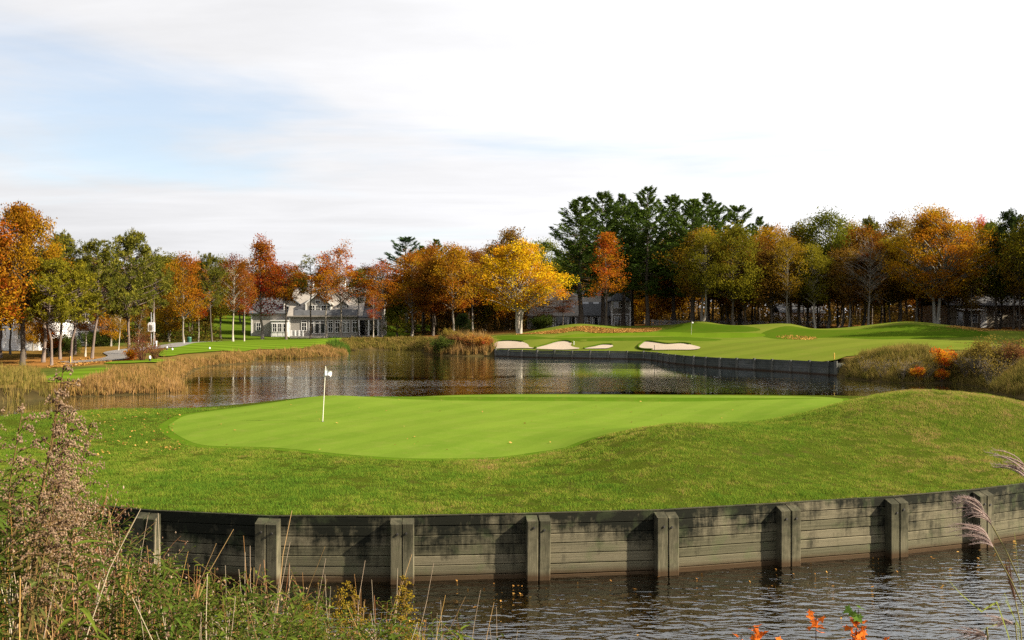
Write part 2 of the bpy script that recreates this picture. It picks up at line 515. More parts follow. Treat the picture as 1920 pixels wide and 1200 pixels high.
M['farplank'] = wood_mat('far_bulkhead_plank', (0.15, 0.155, 0.145), (0.22, 0.225, 0.21), (0.04, 0.045, 0.04), 'X', True, 0.5)
M['farpost'] = wood_mat('far_bulkhead_post', (0.18, 0.175, 0.155), (0.30, 0.29, 0.26), (0.04, 0.045, 0.04), 'Z', True, 0.4)
M['dark'] = plain('dark_backing', (0.012, 0.012, 0.010), 0.9)
M['iron'] = plain('rusty_iron', (0.02, 0.017, 0.014), 0.7)
M['leaf'] = foliage_mat('autumn_leaves', 0.45)
M['needle'] = foliage_mat('pine_needles', 0.26, 0.02, 0.04, 0.8)

def bark_mat():
    m, n = new_mat('bark')
    ca = n.n('ObjectInfo').outputs['Color']
    co = n.n('TexCoord').outputs['Object']
    g = n.noise(n.mapping(co, scale=(5, 5, 0.9)), 2.0, 4, 0.65)
    c = n.mix(n.ramp(g, [(0.3, 0), (0.7, 1)]), n.mix(1.0, ca, (0.5, 0.5, 0.5), 'MULTIPLY'), n.mix(1.0, ca, (1.25, 1.2, 1.15), 'MULTIPLY'))
    bp = n.n('Bump', {'Height': g, 'Strength': 0.7, 'Distance': 0.05}).outputs[0]
    finish(n, n.n('BsdfPrincipled', {'Base Color': c, 'Roughness': 0.9, 'Specular IOR Level': 0.15, 'Normal': bp}).outputs[0])
    return m
M['bark'] = bark_mat()
M['grassblade'] = blade_mat('rough_grass_blade', [(0.0, (0.100, 0.200, 0.020)), (0.40, (0.200, 0.290, 0.028)), (0.64, (0.31, 0.315, 0.050)), (0.85, (0.42, 0.31, 0.10)), (1.0, (0.48, 0.29, 0.13))], 0.4, 0.8, 1.3)
M['reed'] = blade_mat('dry_bank_grass', [(0.0, (0.09, 0.115, 0.020)), (0.35, (0.24, 0.16, 0.045)), (0.6, (0.40, 0.225, 0.075)), (1.0, (0.50, 0.32, 0.15))], 0.35, 0.35)
M['bankgrass'] = blade_mat('olive_bank_grass', [(0.0, (0.085, 0.105, 0.018)), (0.3, (0.18, 0.160, 0.030)), (0.65, (0.30, 0.22, 0.060)), (1.0, (0.44, 0.29, 0.10))], 0.35, 0.5)
M['greenreed'] = blade_mat('green_reeds', [(0.0, (0.05, 0.11, 0.012)), (1.0, (0.12, 0.19, 0.03))], 0.4, 0.7)
M['litter'] = blade_mat('leaf_litter', [(0.0, (0.22, 0.10, 0.03)), (0.4, (0.40, 0.20, 0.05)), (0.8, (0.55, 0.32, 0.09)), (1.0, (0.62, 0.45, 0.18))], 0.2, 0.9)
M['floatleaf'] = blade_mat('sunken_leaf', [(0.0, (0.10, 0.05, 0.015)), (0.5, (0.28, 0.14, 0.03)), (1.0, (0.50, 0.32, 0.07))], 0.1, 1.3)

# ------------------------------------------------------------------ the pond outline and the land round it
rng = np.random.default_rng(7)
random.seed(7)

def ctl(*rows):
    return [(wx(px, d), d, wz(py, d)) for px, py, d in rows]

far_bulk = [at0(*p) for p in [(930, 668), (1000, 670.4), (1100, 672.2), (1200, 674), (1226, 676.3), (1260, 681.5), (1300, 686),
                              (1350, 690), (1400, 693), (1470, 697.5), (1530, 701.5), (1568, 704.5)]]
shore_left = [at0(*p) for p in [(120, 744), (230, 741), (330, 736), (341, 727), (332, 715), (350, 700), (372, 690), (405, 685.5),
                                (470, 680), (484, 672.5), (560, 672.5), (640, 668.5), (649, 661), (655, 657.5), (690, 656.5), (790, 656.5),
                                (797, 662), (815, 665.5), (865, 667.5), (915, 668)]]
shore_right = [at0(*p) for p in [(1576, 706), (1640, 715), (1700, 718), (1785, 718.5), (1842, 725), (1862, 735), (1925, 747)]]
near_bank = [(62, 52), (66, 36), (48, 22), (30, 15.5), (18, 13.2), (9, 12.2), (4, 11.6), (0, 11.2), (-4, 11.6), (-9, 13), (-15, 15.5),
             (-22, 21), (-30, 31), (-35, 42), (-36, 52)]
shore_left = smooth_path(shore_left, 2.0)
shore_right = smooth_path(shore_right, 2.0)
near_bank = smooth_path(near_bank, 2.0)
far_bulk_s = smooth_path(far_bulk, 1.0)

def offset_path(P, d):
    P = np.array(P); D = np.gradient(P, axis=0); D /= np.linalg.norm(D, axis=1)[:, None]
    return [tuple(p) for p in P + d * np.column_stack([-D[:, 1], D[:, 0]])]
bulk_in = offset_path(far_bulk_s, 2.2)          # landward
lake_ground = shore_left + bulk_in + shore_right + near_bank
nat_A, nat_B = [], []
for seg in (shore_left[:-1], shore_right[1:], near_bank):
    nat_A += seg[:-1]; nat_B += seg[1:]

land_ctl = ctl(
    # bank on the left and the tee
    (105, 684, 88), (173, 677, 92), (240, 667, 100), (20, 700, 78), (-150, 690, 85), (160, 703, 72), (235, 716, 67), (300, 704, 73), (285, 686, 82),
    (330, 668, 100), (430, 655, 125), (520, 655, 131), (620, 648, 142), (470, 640, 155), (600, 636, 165), (360, 645, 130), (150, 655, 115),
    (0, 660, 110), (-150, 655, 120), (-300, 680, 90), (-60, 715, 66),
    # houses and the wood behind the inlet
    (590, 632.5, 180), (470, 636, 172), (720, 633, 176), (780, 638, 158), (720, 633, 162), (650, 634, 162), (430, 634, 170), (400, 590, 240), (440, 591, 238), (350, 592, 240), (480, 593, 236), (430, 612, 200), (760, 620, 240),
    # reed point, maple, mound with leaves
    (840, 640, 142), (880, 634, 146), (905, 642, 139), (962, 628, 150), (1078, 608, 160), (1000, 622, 160), (1170, 613.5, 163), (1030, 634, 141), (1080, 620, 152),
    (1075, 642, 131), (1100, 634, 137), (1140, 637, 131), (1000, 641, 134), (945, 643, 136), (940, 654, 133.6), (1060, 655, 129), (1210, 655, 124.5), (1130, 655, 126.5),
    (1230, 642, 126.5), (1300, 645, 124), (1230, 635, 131), (1296, 628, 143), (1310, 602.5, 159), (1250, 618, 158), (1370, 615, 160), (1420, 619, 158), (1485, 608, 150),
    (1545, 622, 148), (1600, 619, 146), (1700, 603.5, 138), (1800, 616, 142), (1700, 626, 124), (1490, 629, 134), (1310, 624, 148), (1600, 638, 114), (1560, 628, 130), (1400, 658, 108), (1500, 661, 100), (1400, 638, 128), (1290, 664, 112), (1310, 658, 116),
    (1850, 619, 135), (1920, 622, 130), (1920, 642, 108), (1760, 648, 99), (1660, 662, 92), (1570, 676, 88.5), (1470, 674, 94.5), (1380, 670, 100.5),
    (1690, 659, 82.5), (1640, 668, 82), (1750, 661, 80), (1760, 690, 76), (1850, 668, 79), (1850, 692, 72), (1900, 690, 67), (1935, 672, 72), (1700, 688, 78),
    (2100, 650, 100), (2100, 620, 140), (2100, 690, 70), (2400, 640, 90),
    # ground in the woods
    (1450, 611, 180), (1700, 611, 178), (1900, 612, 172), (1250, 612, 182), (1100, 613, 180), (900, 622, 172), (1000, 617, 175),
    (1400, 607, 235), (1800, 606, 235), (1100, 608, 235), (2200, 606, 220), (200, 640, 160), (60, 640, 160), (-200, 640, 160), (-400, 640, 150))
land_ctl += [(0, 0, 3.3), (-6, 0, 3.45), (6, 0, 3.2), (-4, 5, 2.55), (0, 5, 2.25), (5, 5, 2.0), (0, 9, 0.85), (5, 9.5, 0.75), (-6, 9, 1.35), (-10, 5, 3.0),
             (-14, 10, 2.2), (12, 4, 2.6), (12, 9, 1.2), (22, 8, 2.0), (0, -15, 4.0), (40, 5, 2.5), (-30, 10, 3.0), (-45, 40, 2.0), (75, 40, 2.5), (60, -15, 3.5), (-60, -15, 3.5),
             (-100, 60, 2.0), (-130, 150, 3.0), (130, 60, 3), (150, 150, 3.8), (0, 300, 4), (-130, 300, 4), (150, 300, 4)]
land_tps = TPS(land_ctl, 0.004)

def edge_w(y):
    return np.where(np.asarray(y) < 30, 2.0, np.where(np.asarray(y) < 95, 3.0, 3.6))

def land(x, y):
    """height of the turf away from the pond's natural edge"""
    x = np.asarray(x, float); y = np.asarray(y, float)
    z = np.clip(land_tps(x, y), 0.25, 6.5)
    far = np.maximum.reduce([np.abs(x - 10) - 125, y - 235, -12 - y, np.zeros_like(x)])
    z = z + (3.7 - z) * sstep(far / 60)
    d = segdist(x, y, nat_A, nat_B)
    return z * (0.04 + 0.96 * np.clip(d / edge_w(y), 0, 1) ** 0.75)

def grid_axis(a, b, step, far):
    core = np.arange(a, b + step / 2, step)
    g = np.cumsum(step * 1.35 ** np.arange(1, 60))
    g = g[g < far]
    return np.concatenate([(a - g)[::-1], core, b + g])
gx = grid_axis(-115, 135, 1.0, 3000); gy = grid_axis(-12, 235, 1.0, 3000)
X, Y = np.meshgrid(gx, gy)
Z = land(X, Y)
ins = inside(X, Y, lake_ground)
dlake = segdist(X, Y, lake_ground, lake_ground[1:] + lake_ground[:1])

# near bulkhead: nodes of the paired posts at the wall face
nodes = [(-17.4, 28.2), (-17.2, 25.8), (-15.9, 23.7), (-13.9, 22.2), (-11.65, 21.0), (-9.35, 19.9), (-6.95, 18.95), (-4.54, 18.42), (-2.05, 18.42), (0.477, 18.68),
         (2.95, 19.02), (5.50, 19.75), (7.94, 20.47), (10.15, 21.35), (12.3, 22.5), (14.3, 23.9), (16.1, 25.6), (17.7, 27.5), (19.2, 29.5)]
wall_path = nodes
dwall = segdist(X, Y, wall_path[:-1], wall_path[1:])
bed = -1.5 * sstep(dlake / 5.0)
# a shelf of silt lies against the foot of the timber wall
bed = np.maximum(bed, -1.5 + 1.12 * sstep((4.2 - dwall) / 3.2))
Z = np.where(ins, np.minimum(bed, -0.02), Z)

def colour_field(X, Y, Z, ins):
    c = np.empty(X.shape + (3,)); c[:] = (0.085, 0.105, 0.022)                 # rough grass
    PX = 960 + X / np.maximum(Y, 1) * F
    def put(m, col, a=1.0):
        m = np.clip(m, 0, 1)[..., None] * a
        c[:] = c * (1 - m) + np.array(col) * m
    put(sstep((Y - 158) / 8) * (X > -20), (0.15, 0.075, 0.025))                 # leaf litter under the wood
    put(sstep((Y - 128) / 6) * sstep((X - 62) / 6), (0.26, 0.11, 0.035))
    put(sstep((Y - 166) / 6) * (X <= -20), (0.085, 0.135, 0.014))
    put(sstep((-38 - X) / 4) * sstep((Y - 60) / 10) * sstep((125 - Y) / 6), (0.17, 0.105, 0.03))
    put(sstep((9 - np.abs(X + 42)) / 5) * sstep((9 - np.abs(Y - 92)) / 5), (0.30, 0.15, 0.05))
    put(sstep((6.5 - dlake) / 2.0) * (Y > 40), (0.15, 0.105, 0.035))            # dry banks
    put((Y < 14) * 1.0, (0.055, 0.05, 0.02))
    put(sstep((1.2 - dlake) / 0.8), (0.035, 0.026, 0.013))                      # wet edge
    c[ins] = (0.085, 0.066, 0.030)
    put(ins * sstep((4.5 - dwall) / 3), (0.24, 0.16, 0.06))
    return c
gcol = colour_field(X, Y, Z, ins)
mb = MB()
ny, nx = X.shape
ii = (np.arange(ny - 1)[:, None] * nx + np.arange(nx - 1)[None, :]).ravel()
mb.add(np.column_stack([X.ravel(), Y.ravel(), Z.ravel()]), np.column_stack([ii, ii + 1, ii + nx + 1, ii + nx]))
ground = mb.build('ground', M['ground'], None, True)
at_ = ground.data.attributes.new('gcol', 'FLOAT_COLOR', 'POINT')
at_.data.foreach_set('color', np.column_stack([gcol.reshape(-1, 3), np.ones(X.size)]).astype(np.float32).ravel())
tag(ground, 'rough grass and leaf strewn ground round the pond', kind='structure')

mb = MB(); mb.add([(-75, 2, 0), (80, 2, 0), (80, 190, 0), (-75, 190, 0)], [(0, 1, 2, 3)])
tag(mb.build('pond_water', M['water']), 'rippled dark pond water', kind='structure')

# bilinear height lookup of the ground mesh (for placing things exactly on it)
def ground_z(x, y):
    x = np.atleast_1d(np.asarray(x, float)); y = np.atleast_1d(np.asarray(y, float))
    i = np.clip(np.searchsorted(gx, x) - 1, 0, len(gx) - 2); j = np.clip(np.searchsorted(gy, y) - 1, 0, len(gy) - 2)
    u = (x - gx[i]) / (gx[i + 1] - gx[i]); v = (y - gy[j]) / (gy[j + 1] - gy[j])
    return (Z[j, i] * (1 - u) * (1 - v) + Z[j, i + 1] * u * (1 - v) + Z[j + 1, i] * (1 - u) * v + Z[j + 1, i + 1] * u * v)

def hit(px, py, hf, d0=14.0, d1=260.0):
    """where the sight line through a photo pixel first meets height function hf"""
    d = np.concatenate([np.arange(d0, 60, 0.1), np.arange(60, d1, 0.3)])
    d = d[(d >= d0) & (d <= d1)]
    below = hf(wx(px, d), d) > wz(py, d)
    i = np.argmax(below) if below.any() else len(d) - 1
    return (wx(px, d[i]), d[i])

# ------------------------------------------------------------------ the putting green island
isl_ctl = ctl(
    (110, 773, 36), (60, 780, 34), (200, 768, 38), (340, 766, 40), (480, 755.5, 42), (560, 746, 42.5), (625, 742.5, 41.5), (700, 745.5, 43), (760, 744.5, 45),
    (850, 740.5, 46), (1000, 738.5, 46.5), (1200, 739.5, 46), (1400, 740.5, 45), (1600, 742.5, 43.5), (1740, 733.5, 31), (1920, 756, 30), (1850, 743, 30.8),
    (1650, 741, 31.5), (1600, 757, 30),
    (1740, 850, 25), (1740, 790, 28), (1300, 796, 26.5), (1300, 870, 22.5), (1300, 930, 20.2), (1480, 803, 27.8), (1480, 870, 23.6), (1390, 800, 27.5),
    (1050, 848, 26.2), (1160, 820, 26), (1050, 900, 22), (1900, 850, 26), (1900, 800, 28), (1740, 900, 22.5), (1600, 800, 27.5), (1220, 808, 26.2),
    (850, 862, 25.5), (850, 910, 21.8), (850, 800, 32), (850, 830, 28.5), (850, 770, 38), (605, 792, 34), (450, 800, 33), (700, 800, 33), (620, 762, 39),
    (1100, 790, 35), (1100, 760, 40.5), (1350, 765, 39.5), (380, 840, 29), (200, 900, 23), (320, 803, 33.5), (150, 830, 30), (500, 845, 27.8), (600, 905, 22),
    (400, 900, 22.6), (1000, 830, 28.5))
isl_ctl += [(4.5, 33, 1.3), (9, 33, 1.45), (9, 38, 1.4), (14, 38, 1.55), (12.7, 35, 2.0), (19, 35, 1.6), (23, 30, 1.4), (24, 40, 1.3), (-17.5, 31, 1.25), (-15.5, 27, 1.2)]
isl_ctl += [(x * 0.995, y + 0.15, 1.235) for x, y in nodes]
isl_tps = TPS(isl_ctl, 0.004)
def isl(x, y): return np.clip(isl_tps(x, y), 0.7, 3.2)

wall_s = [tuple(np.array(a) + (np.array(b) - np.array(a)) * k / 4) for a, b in zip(nodes[:-1], nodes[1:]) for k in range(4)] + [nodes[-1]]
back = smooth_path([(19.2, 29.5), (22.5, 33), (24, 38), (21.5, 42.5), (wx(1600, 43.6), 43.6), (wx(1400, 45.2), 45.2), (wx(1200, 46.1), 46.1), (wx(1000, 46.6), 46.6), (wx(850, 46.1), 46.1),
                    (wx(760, 45.2), 45.2), (wx(660, 43.2), 43.2), (wx(560, 42.7), 42.7), (wx(480, 42.2), 42.2), (wx(340, 40.2), 40.2), (wx(200, 38.2), 38.2), (wx(110, 36.2), 36.2), (-18.2, 33), (-17.9, 30.5), (-17.4, 28.2)], 0.6)
wall_n = offset_path(wall_s, 0.045)             # turf starts just behind the boards
isl_poly = wall_n[1:-1] + back[1:-1]
tag(sheet('island_rough', isl_poly, 0.34, isl, 0.0, M['rough'], skirt=2.4), 'mown rough of the island round the putting green', kind='structure')

g_edge = [hit(px, py, isl) for px, py in [(316, 801), (332, 816), (372, 834), (430, 838), (490, 839), (560, 844), (650, 853), (760, 860), (860, 861), (940, 857.5), (1000, 849), (1060, 840)]]
g_poly = g_edge + [(1.9, 27.3), (3.6, 28.2), (5.5, 29.6), (8.0, 31.5), (10.0, 33.6), (11.6, 36), (12.8, 38.5), (13.8, 41.0), (wx(1560, 42.9), 42.9), (wx(1400, 44.6), 44.6), (wx(1200, 45.6), 45.6), (wx(1000, 46.0), 46.0), (wx(850, 45.6), 45.6),
                   (wx(765, 44.6), 44.6), (wx(690, 43.0), 43.0), (wx(625, 42.6), 42.6), (wx(550, 41.2), 41.2), (wx(480, 40.3), 40.3), (wx(410, 38.6), 38.6), (wx(352, 36.8), 36.8), (wx(325, 34.8), 34.8)]
g_poly = smooth_path(g_poly, 0.5, True)
gn = np.array(g_poly); gd = np.roll(gn, -1, 0) - np.roll(gn, 1, 0); gd /= np.linalg.norm(gd, axis=1)[:, None]
sgn = 1.0 if np.sum(gn[:, 0] * np.roll(gn[:, 1], -1) - np.roll(gn[:, 0], -1) * gn[:, 1]) > 0 else -1.0
collar = gn + sgn * np.column_stack([gd[:, 1], -gd[:, 0]]) * 0.32
collar = [tuple(p) for p in collar if p[1] < 42.6]
tag(sheet('green_collar', collar, 0.45, isl, 0.006, M['collar'], edge_off=0.002), 'collar of slightly longer turf round the putting green', kind='structure')
tag(sheet('putting_green', g_poly, 0.45, isl, 0.016, M['green'], edge_off=0.009), 'smooth bright putting green on the island', kind='structure')
on_green = lambda x, y: inside(x, y, collar)

# ------------------------------------------------------------------ near bulkhead: paired posts, boards
TOP = 1.22
wall = thing('timber_bulkhead', 'weathered grey plank retaining wall with paired posts holding up the near green', 'retaining wall')
def plank_mesh(seed):
    r = np.random.default_rng(seed)
    mb = MB()
    xs = np.linspace(-0.5, 0.5, 6)
    h, c = 0.5, 0.06
    prof = [(0.06, -h), (0.012, -h), (0.0, -h + c), (0.0, h - c), (0.012, h), (0.06, h)]
    V = []
    for i, x in enumerate(xs):
        wob = r.normal(0, 0.0022, 2)
        for y, z in prof:
            V.append((x, y + wob[0], z * (1.0 + wob[1] * 3)))
    k = len(prof)
    Q = [(i * k + j, i * k + j + 1, (i + 1) * k + j + 1, (i + 1) * k + j) for i in range(5) for j in range(k - 1)]
    mb.add(V, Q)
    return mb.mesh('plank', M['plank'])
plank_meshes = [plank_mesh(i) for i in range(6)]
def post_mesh(seed, h=1.75):
    mb = MB()
    a, d = 0.105, 0.19            # half width, depth
    zb, zt = -0.55, TOP - 0.03
    ch = 0.012
    # chamfered square section, weather-sloped top
    sec = [(-a, 0.0), (-a, -d + ch), (-a + ch, -d), (a - ch, -d), (a, -d + ch), (a, 0.0)]
    V = []
    for z in (zb, 0.4, 0.8, None):
        for x, y in sec:
            zz = (zt - 0.08 * (-y / d) ** 1.5) if z is None else z
            V.append((x, y, zz))
    k = len(sec)
    Q = [(i * k + j, i * k + (j + 1) % k, (i + 1) * k + (j + 1) % k, (i + 1) * k + j) for i in range(3) for j in range(k)]
    T = [(18, 18 + j, 18 + j + 1) for j in range(1, 5)]
    mb.add(V, Q, T)
    return mb.mesh('post', M['post'])
post_meshes = [post_mesh(i) for i in range(2)]
mb = MB(); mb.tube([(0, 0, 0), (0, -0.022, 0)], [0.022, 0.020], 8)
bolt_me = mb.mesh('bolt', M['iron'])
mb = MB()
for (a, b) in zip(wall_s[:-1], wall_s[1:]):
    a, b = Vector(a).to_3d(), Vector(b).to_3d()
    L = (b - a).length; ang = math.atan2(b.y - a.y, b.x - a.x)
    mb.box(0, L, 0.068, 0.10, -1.2, TOP - 0.07, Matrix.Translation(a) @ Matrix.Rotation(ang, 4, 'Z'))
mb.build('backing', M['dark'], wall)
rp = np.random.default_rng(11)
for i, (a, b) in enumerate(zip(nodes[:-1], nodes[1:])):
    a, b = np.array(a), np.array(b)
    L = np.linalg.norm(b - a); ang = math.atan2(b[1] - a[1], b[0] - a[0]); mid = (a + b) / 2
    z = TOP
    k = 0
    while z > -0.35:
        hh = 0.19 + rp.uniform(-0.012, 0.012)
        zc = z - hh / 2
        p = link('plank', plank_meshes[rp.integers(6)], wall, (mid[0], mid[1], zc), ang, (L + 0.01, 1.0, hh - rp.uniform(0.005, 0.012)))
        off = rp.normal(0, 0.004)
        p.location.x += -math.sin(ang) * off; p.location.y += math.cos(ang) * off
        p.rotation_euler[1] = rp.normal(0, 0.0012)
        z -= hh
mb = MB()
for q in range(12): mb.box(-0.5 + q / 12, -0.5 + (q + 1) / 12, -0.006 + rp.normal(0, 0.002), 0.055, 0, 0.016 + rp.normal(0, 0.002))
cap_me = mb.mesh('cap', M['post'])
for a, b in zip(nodes[:-1], nodes[1:]):
    a, b = np.array(a), np.array(b); mid = (a + b) / 2
    link('cap', cap_me, wall, (mid[0], mid[1], TOP), math.atan2(b[1] - a[1], b[0] - a[0]), (np.linalg.norm(b - a), 1, 1))
for i, (x, y) in enumerate(nodes):
    a = np.array(nodes[max(0, i - 1)]); b = np.array(nodes[min(len(nodes) - 1, i + 1)])
    ang = math.atan2(b[1] - a[1], b[0] - a[0])
    for s in (-1, 1):
        ox = s * 0.115
        p = link('post', post_meshes[0], wall, (x + math.cos(ang) * ox + math.sin(ang) * 0.004, y + math.sin(ang) * ox - math.cos(ang) * 0.004, rp.normal(0, 0.006)), ang + rp.normal(0, 0.012))
        p.rotation_euler[1] = rp.normal(0, 0.006)
        link('bolt', bolt_me, p, (s * -0.02 + rp.normal(0, 0.012), -0.19, TOP - 0.28 + rp.normal(0, 0.02)))

# ------------------------------------------------------------------ far bulkhead round the far green
fb = thing('far_bulkhead', 'dark grey timber retaining wall along the far shore below the sand bunkers', 'retaining wall')
P = np.array(far_bulk_s)
arc = np.concatenate([[0], np.cumsum(np.linalg.norm(np.diff(P, axis=0), axis=1))])
fn_s = np.arange(0, arc[-1], 2.44)
fnodes = np.column_stack([np.interp(fn_s, arc, P[:, 0]), np.interp(fn_s, arc, P[:, 1])])
fnodes = np.vstack([fnodes, P[-1]])
def ftop(x, y):
    return land(np.atleast_1d(x), np.atleast_1d(y))[0]
fbt = np.interp(fnodes[:, 0], [-2.2, 16, 22, 29], [0.95, 1.02, 1.06, 1.22])
fpl = []
for s in range(3):
    r = np.random.default_rng(40 + s)
    mb = MB(); k = 7
    for j in range(k):
        yy = r.normal(0, 0.006)
        mb.box(-0.5, 0.5, yy, yy + 0.05, j / k + 0.004, (j + 1) / k - 0.004)
    fpl.append(mb.mesh('panel', M['farplank']))
mb = MB(); mb.box(-0.12, 0.12, -0.16, -0.002, -0.5, 1.0)
mb.box(-0.125, 0.125, -0.17, 0.02, 1.0, 1.02)
fpost = mb.mesh('post', M['farpost'])
for i in range(len(fnodes) - 1):
    a, b = fnodes[i], fnodes[i + 1]
    L = np.linalg.norm(b - a); ang = math.atan2(b[1] - a[1], b[0] - a[0]); mid = (a + b) / 2
    t = (fbt[i] + fbt[i + 1]) / 2
    link('panel', fpl[rp.integers(3)], fb, (mid[0], mid[1], -0.5), ang, (L, 1, t + 0.5))
    link('post', fpost, fb, (a[0], a[1], 0), ang, (1, 1, fbt[i] + rp.uniform(-0.02, 0.05)))
a = fnodes[-1]
link('post', fpost, fb, (a[0], a[1], 0), -0.8, (1.1, 1.1, fbt[-1] + 0.05))
ang = 0.35
for k in range(2):
    link('panel', fpl[k], fb, (a[0] + math.cos(ang) * (1.2 + 2.4 * k), a[1] + math.sin(ang) * (1.2 + 2.4 * k), -0.5), ang, (2.4, 1, 1.62 - 0.25 * k))

# ------------------------------------------------------------------ far lawns, bunkers, tee, path
def hl(x, y): return land(x, y)
fw_front = offset_path(far_bulk_s, 0.03)
fw_pts = [(wx(1586, 92), 92), (wx(1640, 91.5), 91.5), (wx(1700, 89), 89), (wx(1790, 87), 87), (wx(1900, 86), 86), (wx(2050, 84), 84), (88, 84), (92, 110), (78, 130), (wx(1850, 141), 141), (wx(1770, 148), 148),
          (wx(1690, 151), 151), (wx(1580, 152), 152), (wx(1500, 158), 158), (wx(1400, 161), 161), (wx(1340, 166), 166), (wx(1260, 164), 164), (wx(1180, 167), 167), (wx(1080, 166), 166), (wx(1000, 162), 162),
          (wx(950, 153), 153), (wx(915, 146), 146), (wx(908, 141), 141), (wx(918, 137.5), 137.5)]
fw_poly = fw_front + smooth_path(fw_pts, 2.5)
fw_fn = lambda x, y: hl(x, y)
tag(sheet('fairway', fw_poly, 1.5, fw_fn, 0.06, M['fairway']), 'sunlit far fairway behind the timber wall', kind='structure')

def poly_px(pts, hf=hl, d0=60, step=1.0):
    return smooth_path([hit(px, py, hf, d0) for px, py in pts], step, True)
tag(sheet('far_green', poly_px([(1040, 633), (1110, 632), (1200, 630), (1290, 633), (1390, 634), (1440, 630.5), (1430, 626.5), (1340, 624.8), (1240, 623.5), (1150, 625.5), (1080, 627.5)], d0=100), 1.5, hl, 0.11, M['fargreen'], edge_off=0.064),
    'far putting green with the second flag', kind='structure')
for pts in ([(1230, 622.5), (1300, 625.5), (1400, 623), (1425, 618), (1370, 611), (1310, 606.5), (1270, 611)],
            [(1425, 629), (1470, 637), (1560, 634), (1640, 637), (1740, 636), (1850, 630), (1830, 620), (1740, 611.5), (1700, 609), (1640, 615), (1590, 619.5), (1530, 619), (1490, 613), (1455, 616)],
            [(925, 634), (960, 640), (990, 638), (1030, 636.5), (1075, 640), (1110, 641), (1160, 640), (1200, 640), (1260, 639), (1330, 640), (1350, 637), (1260, 632.5), (1180, 633.5), (1090, 634.5), (1010, 632), (950, 630)]):
    o = sheet('grass_mound', poly_px(pts, d0=100), 1.5, hl, 0.10, M['mound'], edge_off=0.062)
for i, (pts, lab) in enumerate([
        ([(929, 655.5), (930, 644), (950, 641.5), (975, 643), (990, 648), (992, 653), (1000, 655.8)], 'first pale sand bunker beside the reed point'),
        ([(1005, 655.9), (1022, 650), (1045, 643.5), (1062, 642.5), (1072, 645), (1070, 650), (1078, 654), (1085, 656)], 'second pale sand bunker shaped like a wedge in the bank'),
        ([(1095, 656.2), (1115, 652), (1130, 649), (1148, 649), (1150, 652), (1140, 655), (1135, 656.3)], 'smallest sliver of sand between two wider bunkers'),
        ([(1200, 657), (1203, 647), (1212, 643.2), (1235, 645), (1255, 648), (1285, 646.5), (1312, 653), (1303, 657.5), (1260, 658)], 'widest pale sand bunker with a dark overhanging lip')]):
    poly = poly_px(pts, d0=100, step=0.6)
    bk = thing('sand_bunker', lab, 'bunker')
    sheet('sand', poly, 0.9, hl, 0.15, M['sand'], kind=None, parent=bk)
    # turf lip: a rolled edge of grass along the upper side
    Pb = np.array(poly); yy = Pb[:, 1]
    cen = Pb.mean(0)
    on = yy > cen[1] + 0.2
    k0 = next(k for k in range(len(on)) if on[k] and not on[k - 1])
    up = []
    for k in range(len(on)):                        # the unbroken run of points along the upper side
        if not on[(k0 + k) % len(on)]: break
        up.append(Pb[(k0 + k) % len(on)])
    up = np.array(up); zz = hl(up[:, 0], up[:, 1])
    mb = MB(); mb.tube(np.column_stack([up[:, 0], up[:, 1] + 0.12, zz + 0.17]), 0.16, 7)
    mb.build('turf_lip', M['mound'], bk, True)

tag(sheet('tee_lawn', poly_px([(300, 668.5), (345, 664.5), (400, 660), (470, 657.5), (560, 655), (625, 650), (652, 640.5), (600, 636), (520, 637), (460, 638.5), (400, 641.5), (350, 648), (315, 655), (300, 661)], d0=70, step=1.5), 1.5, hl, 0.09, M['tee']), 'striped tee lawn', kind='structure')
tag(sheet('lower_tee_lawn', poly_px([(195, 683), (240, 682.5), (300, 681.5), (345, 678.5), (350, 675.5), (310, 675), (260, 676.5), (215, 679)], d0=60, step=1.0), 1.2, hl, 0.07, M['tee']), 'narrow strip of green lawn by the tall tan grass', kind='structure')
tag(sheet('bank_lawn', poly_px([(70, 716), (110, 721), (160, 712), (215, 699), (225, 694.5), (190, 691), (140, 695), (95, 705)], d0=50, step=1.0), 1.2, hl, 0.07, M['tee']), 'green slope above the tall tan grass', kind='structure')
M['asphalt'] = plain('cart_path_asphalt', (0.15, 0.138, 0.128), 0.9, 0.15, 1.5, 0.3)
pc = [hit(px, py, hl, 60) for px, py in [(120, 681), (200, 675.5), (232, 668.5), (222, 662), (245, 657.5), (290, 652), (330, 648), (420, 640.5)]]
pl = smooth_path(pc, 1.5)
tag(sheet('cart_path', offset_path(pl, 1.5) + offset_path(pl, -1.5)[::-1], 1.0, hl, 0.08, M['asphalt']), 'grey asphalt cart path curving between the pines', kind='structure')
pr = smooth_path([(wx(1790, 140), 140), (wx(1850, 138), 138), (wx(1900, 134), 134), (wx(2000, 128), 128)], 2)
tag(sheet('far_path', offset_path(pr, 0.8) + offset_path(pr, -0.8)[::-1], 1.0, hl, 0.16, M['asphalt']), 'pale path at the edge of the far wood', kind='structure')

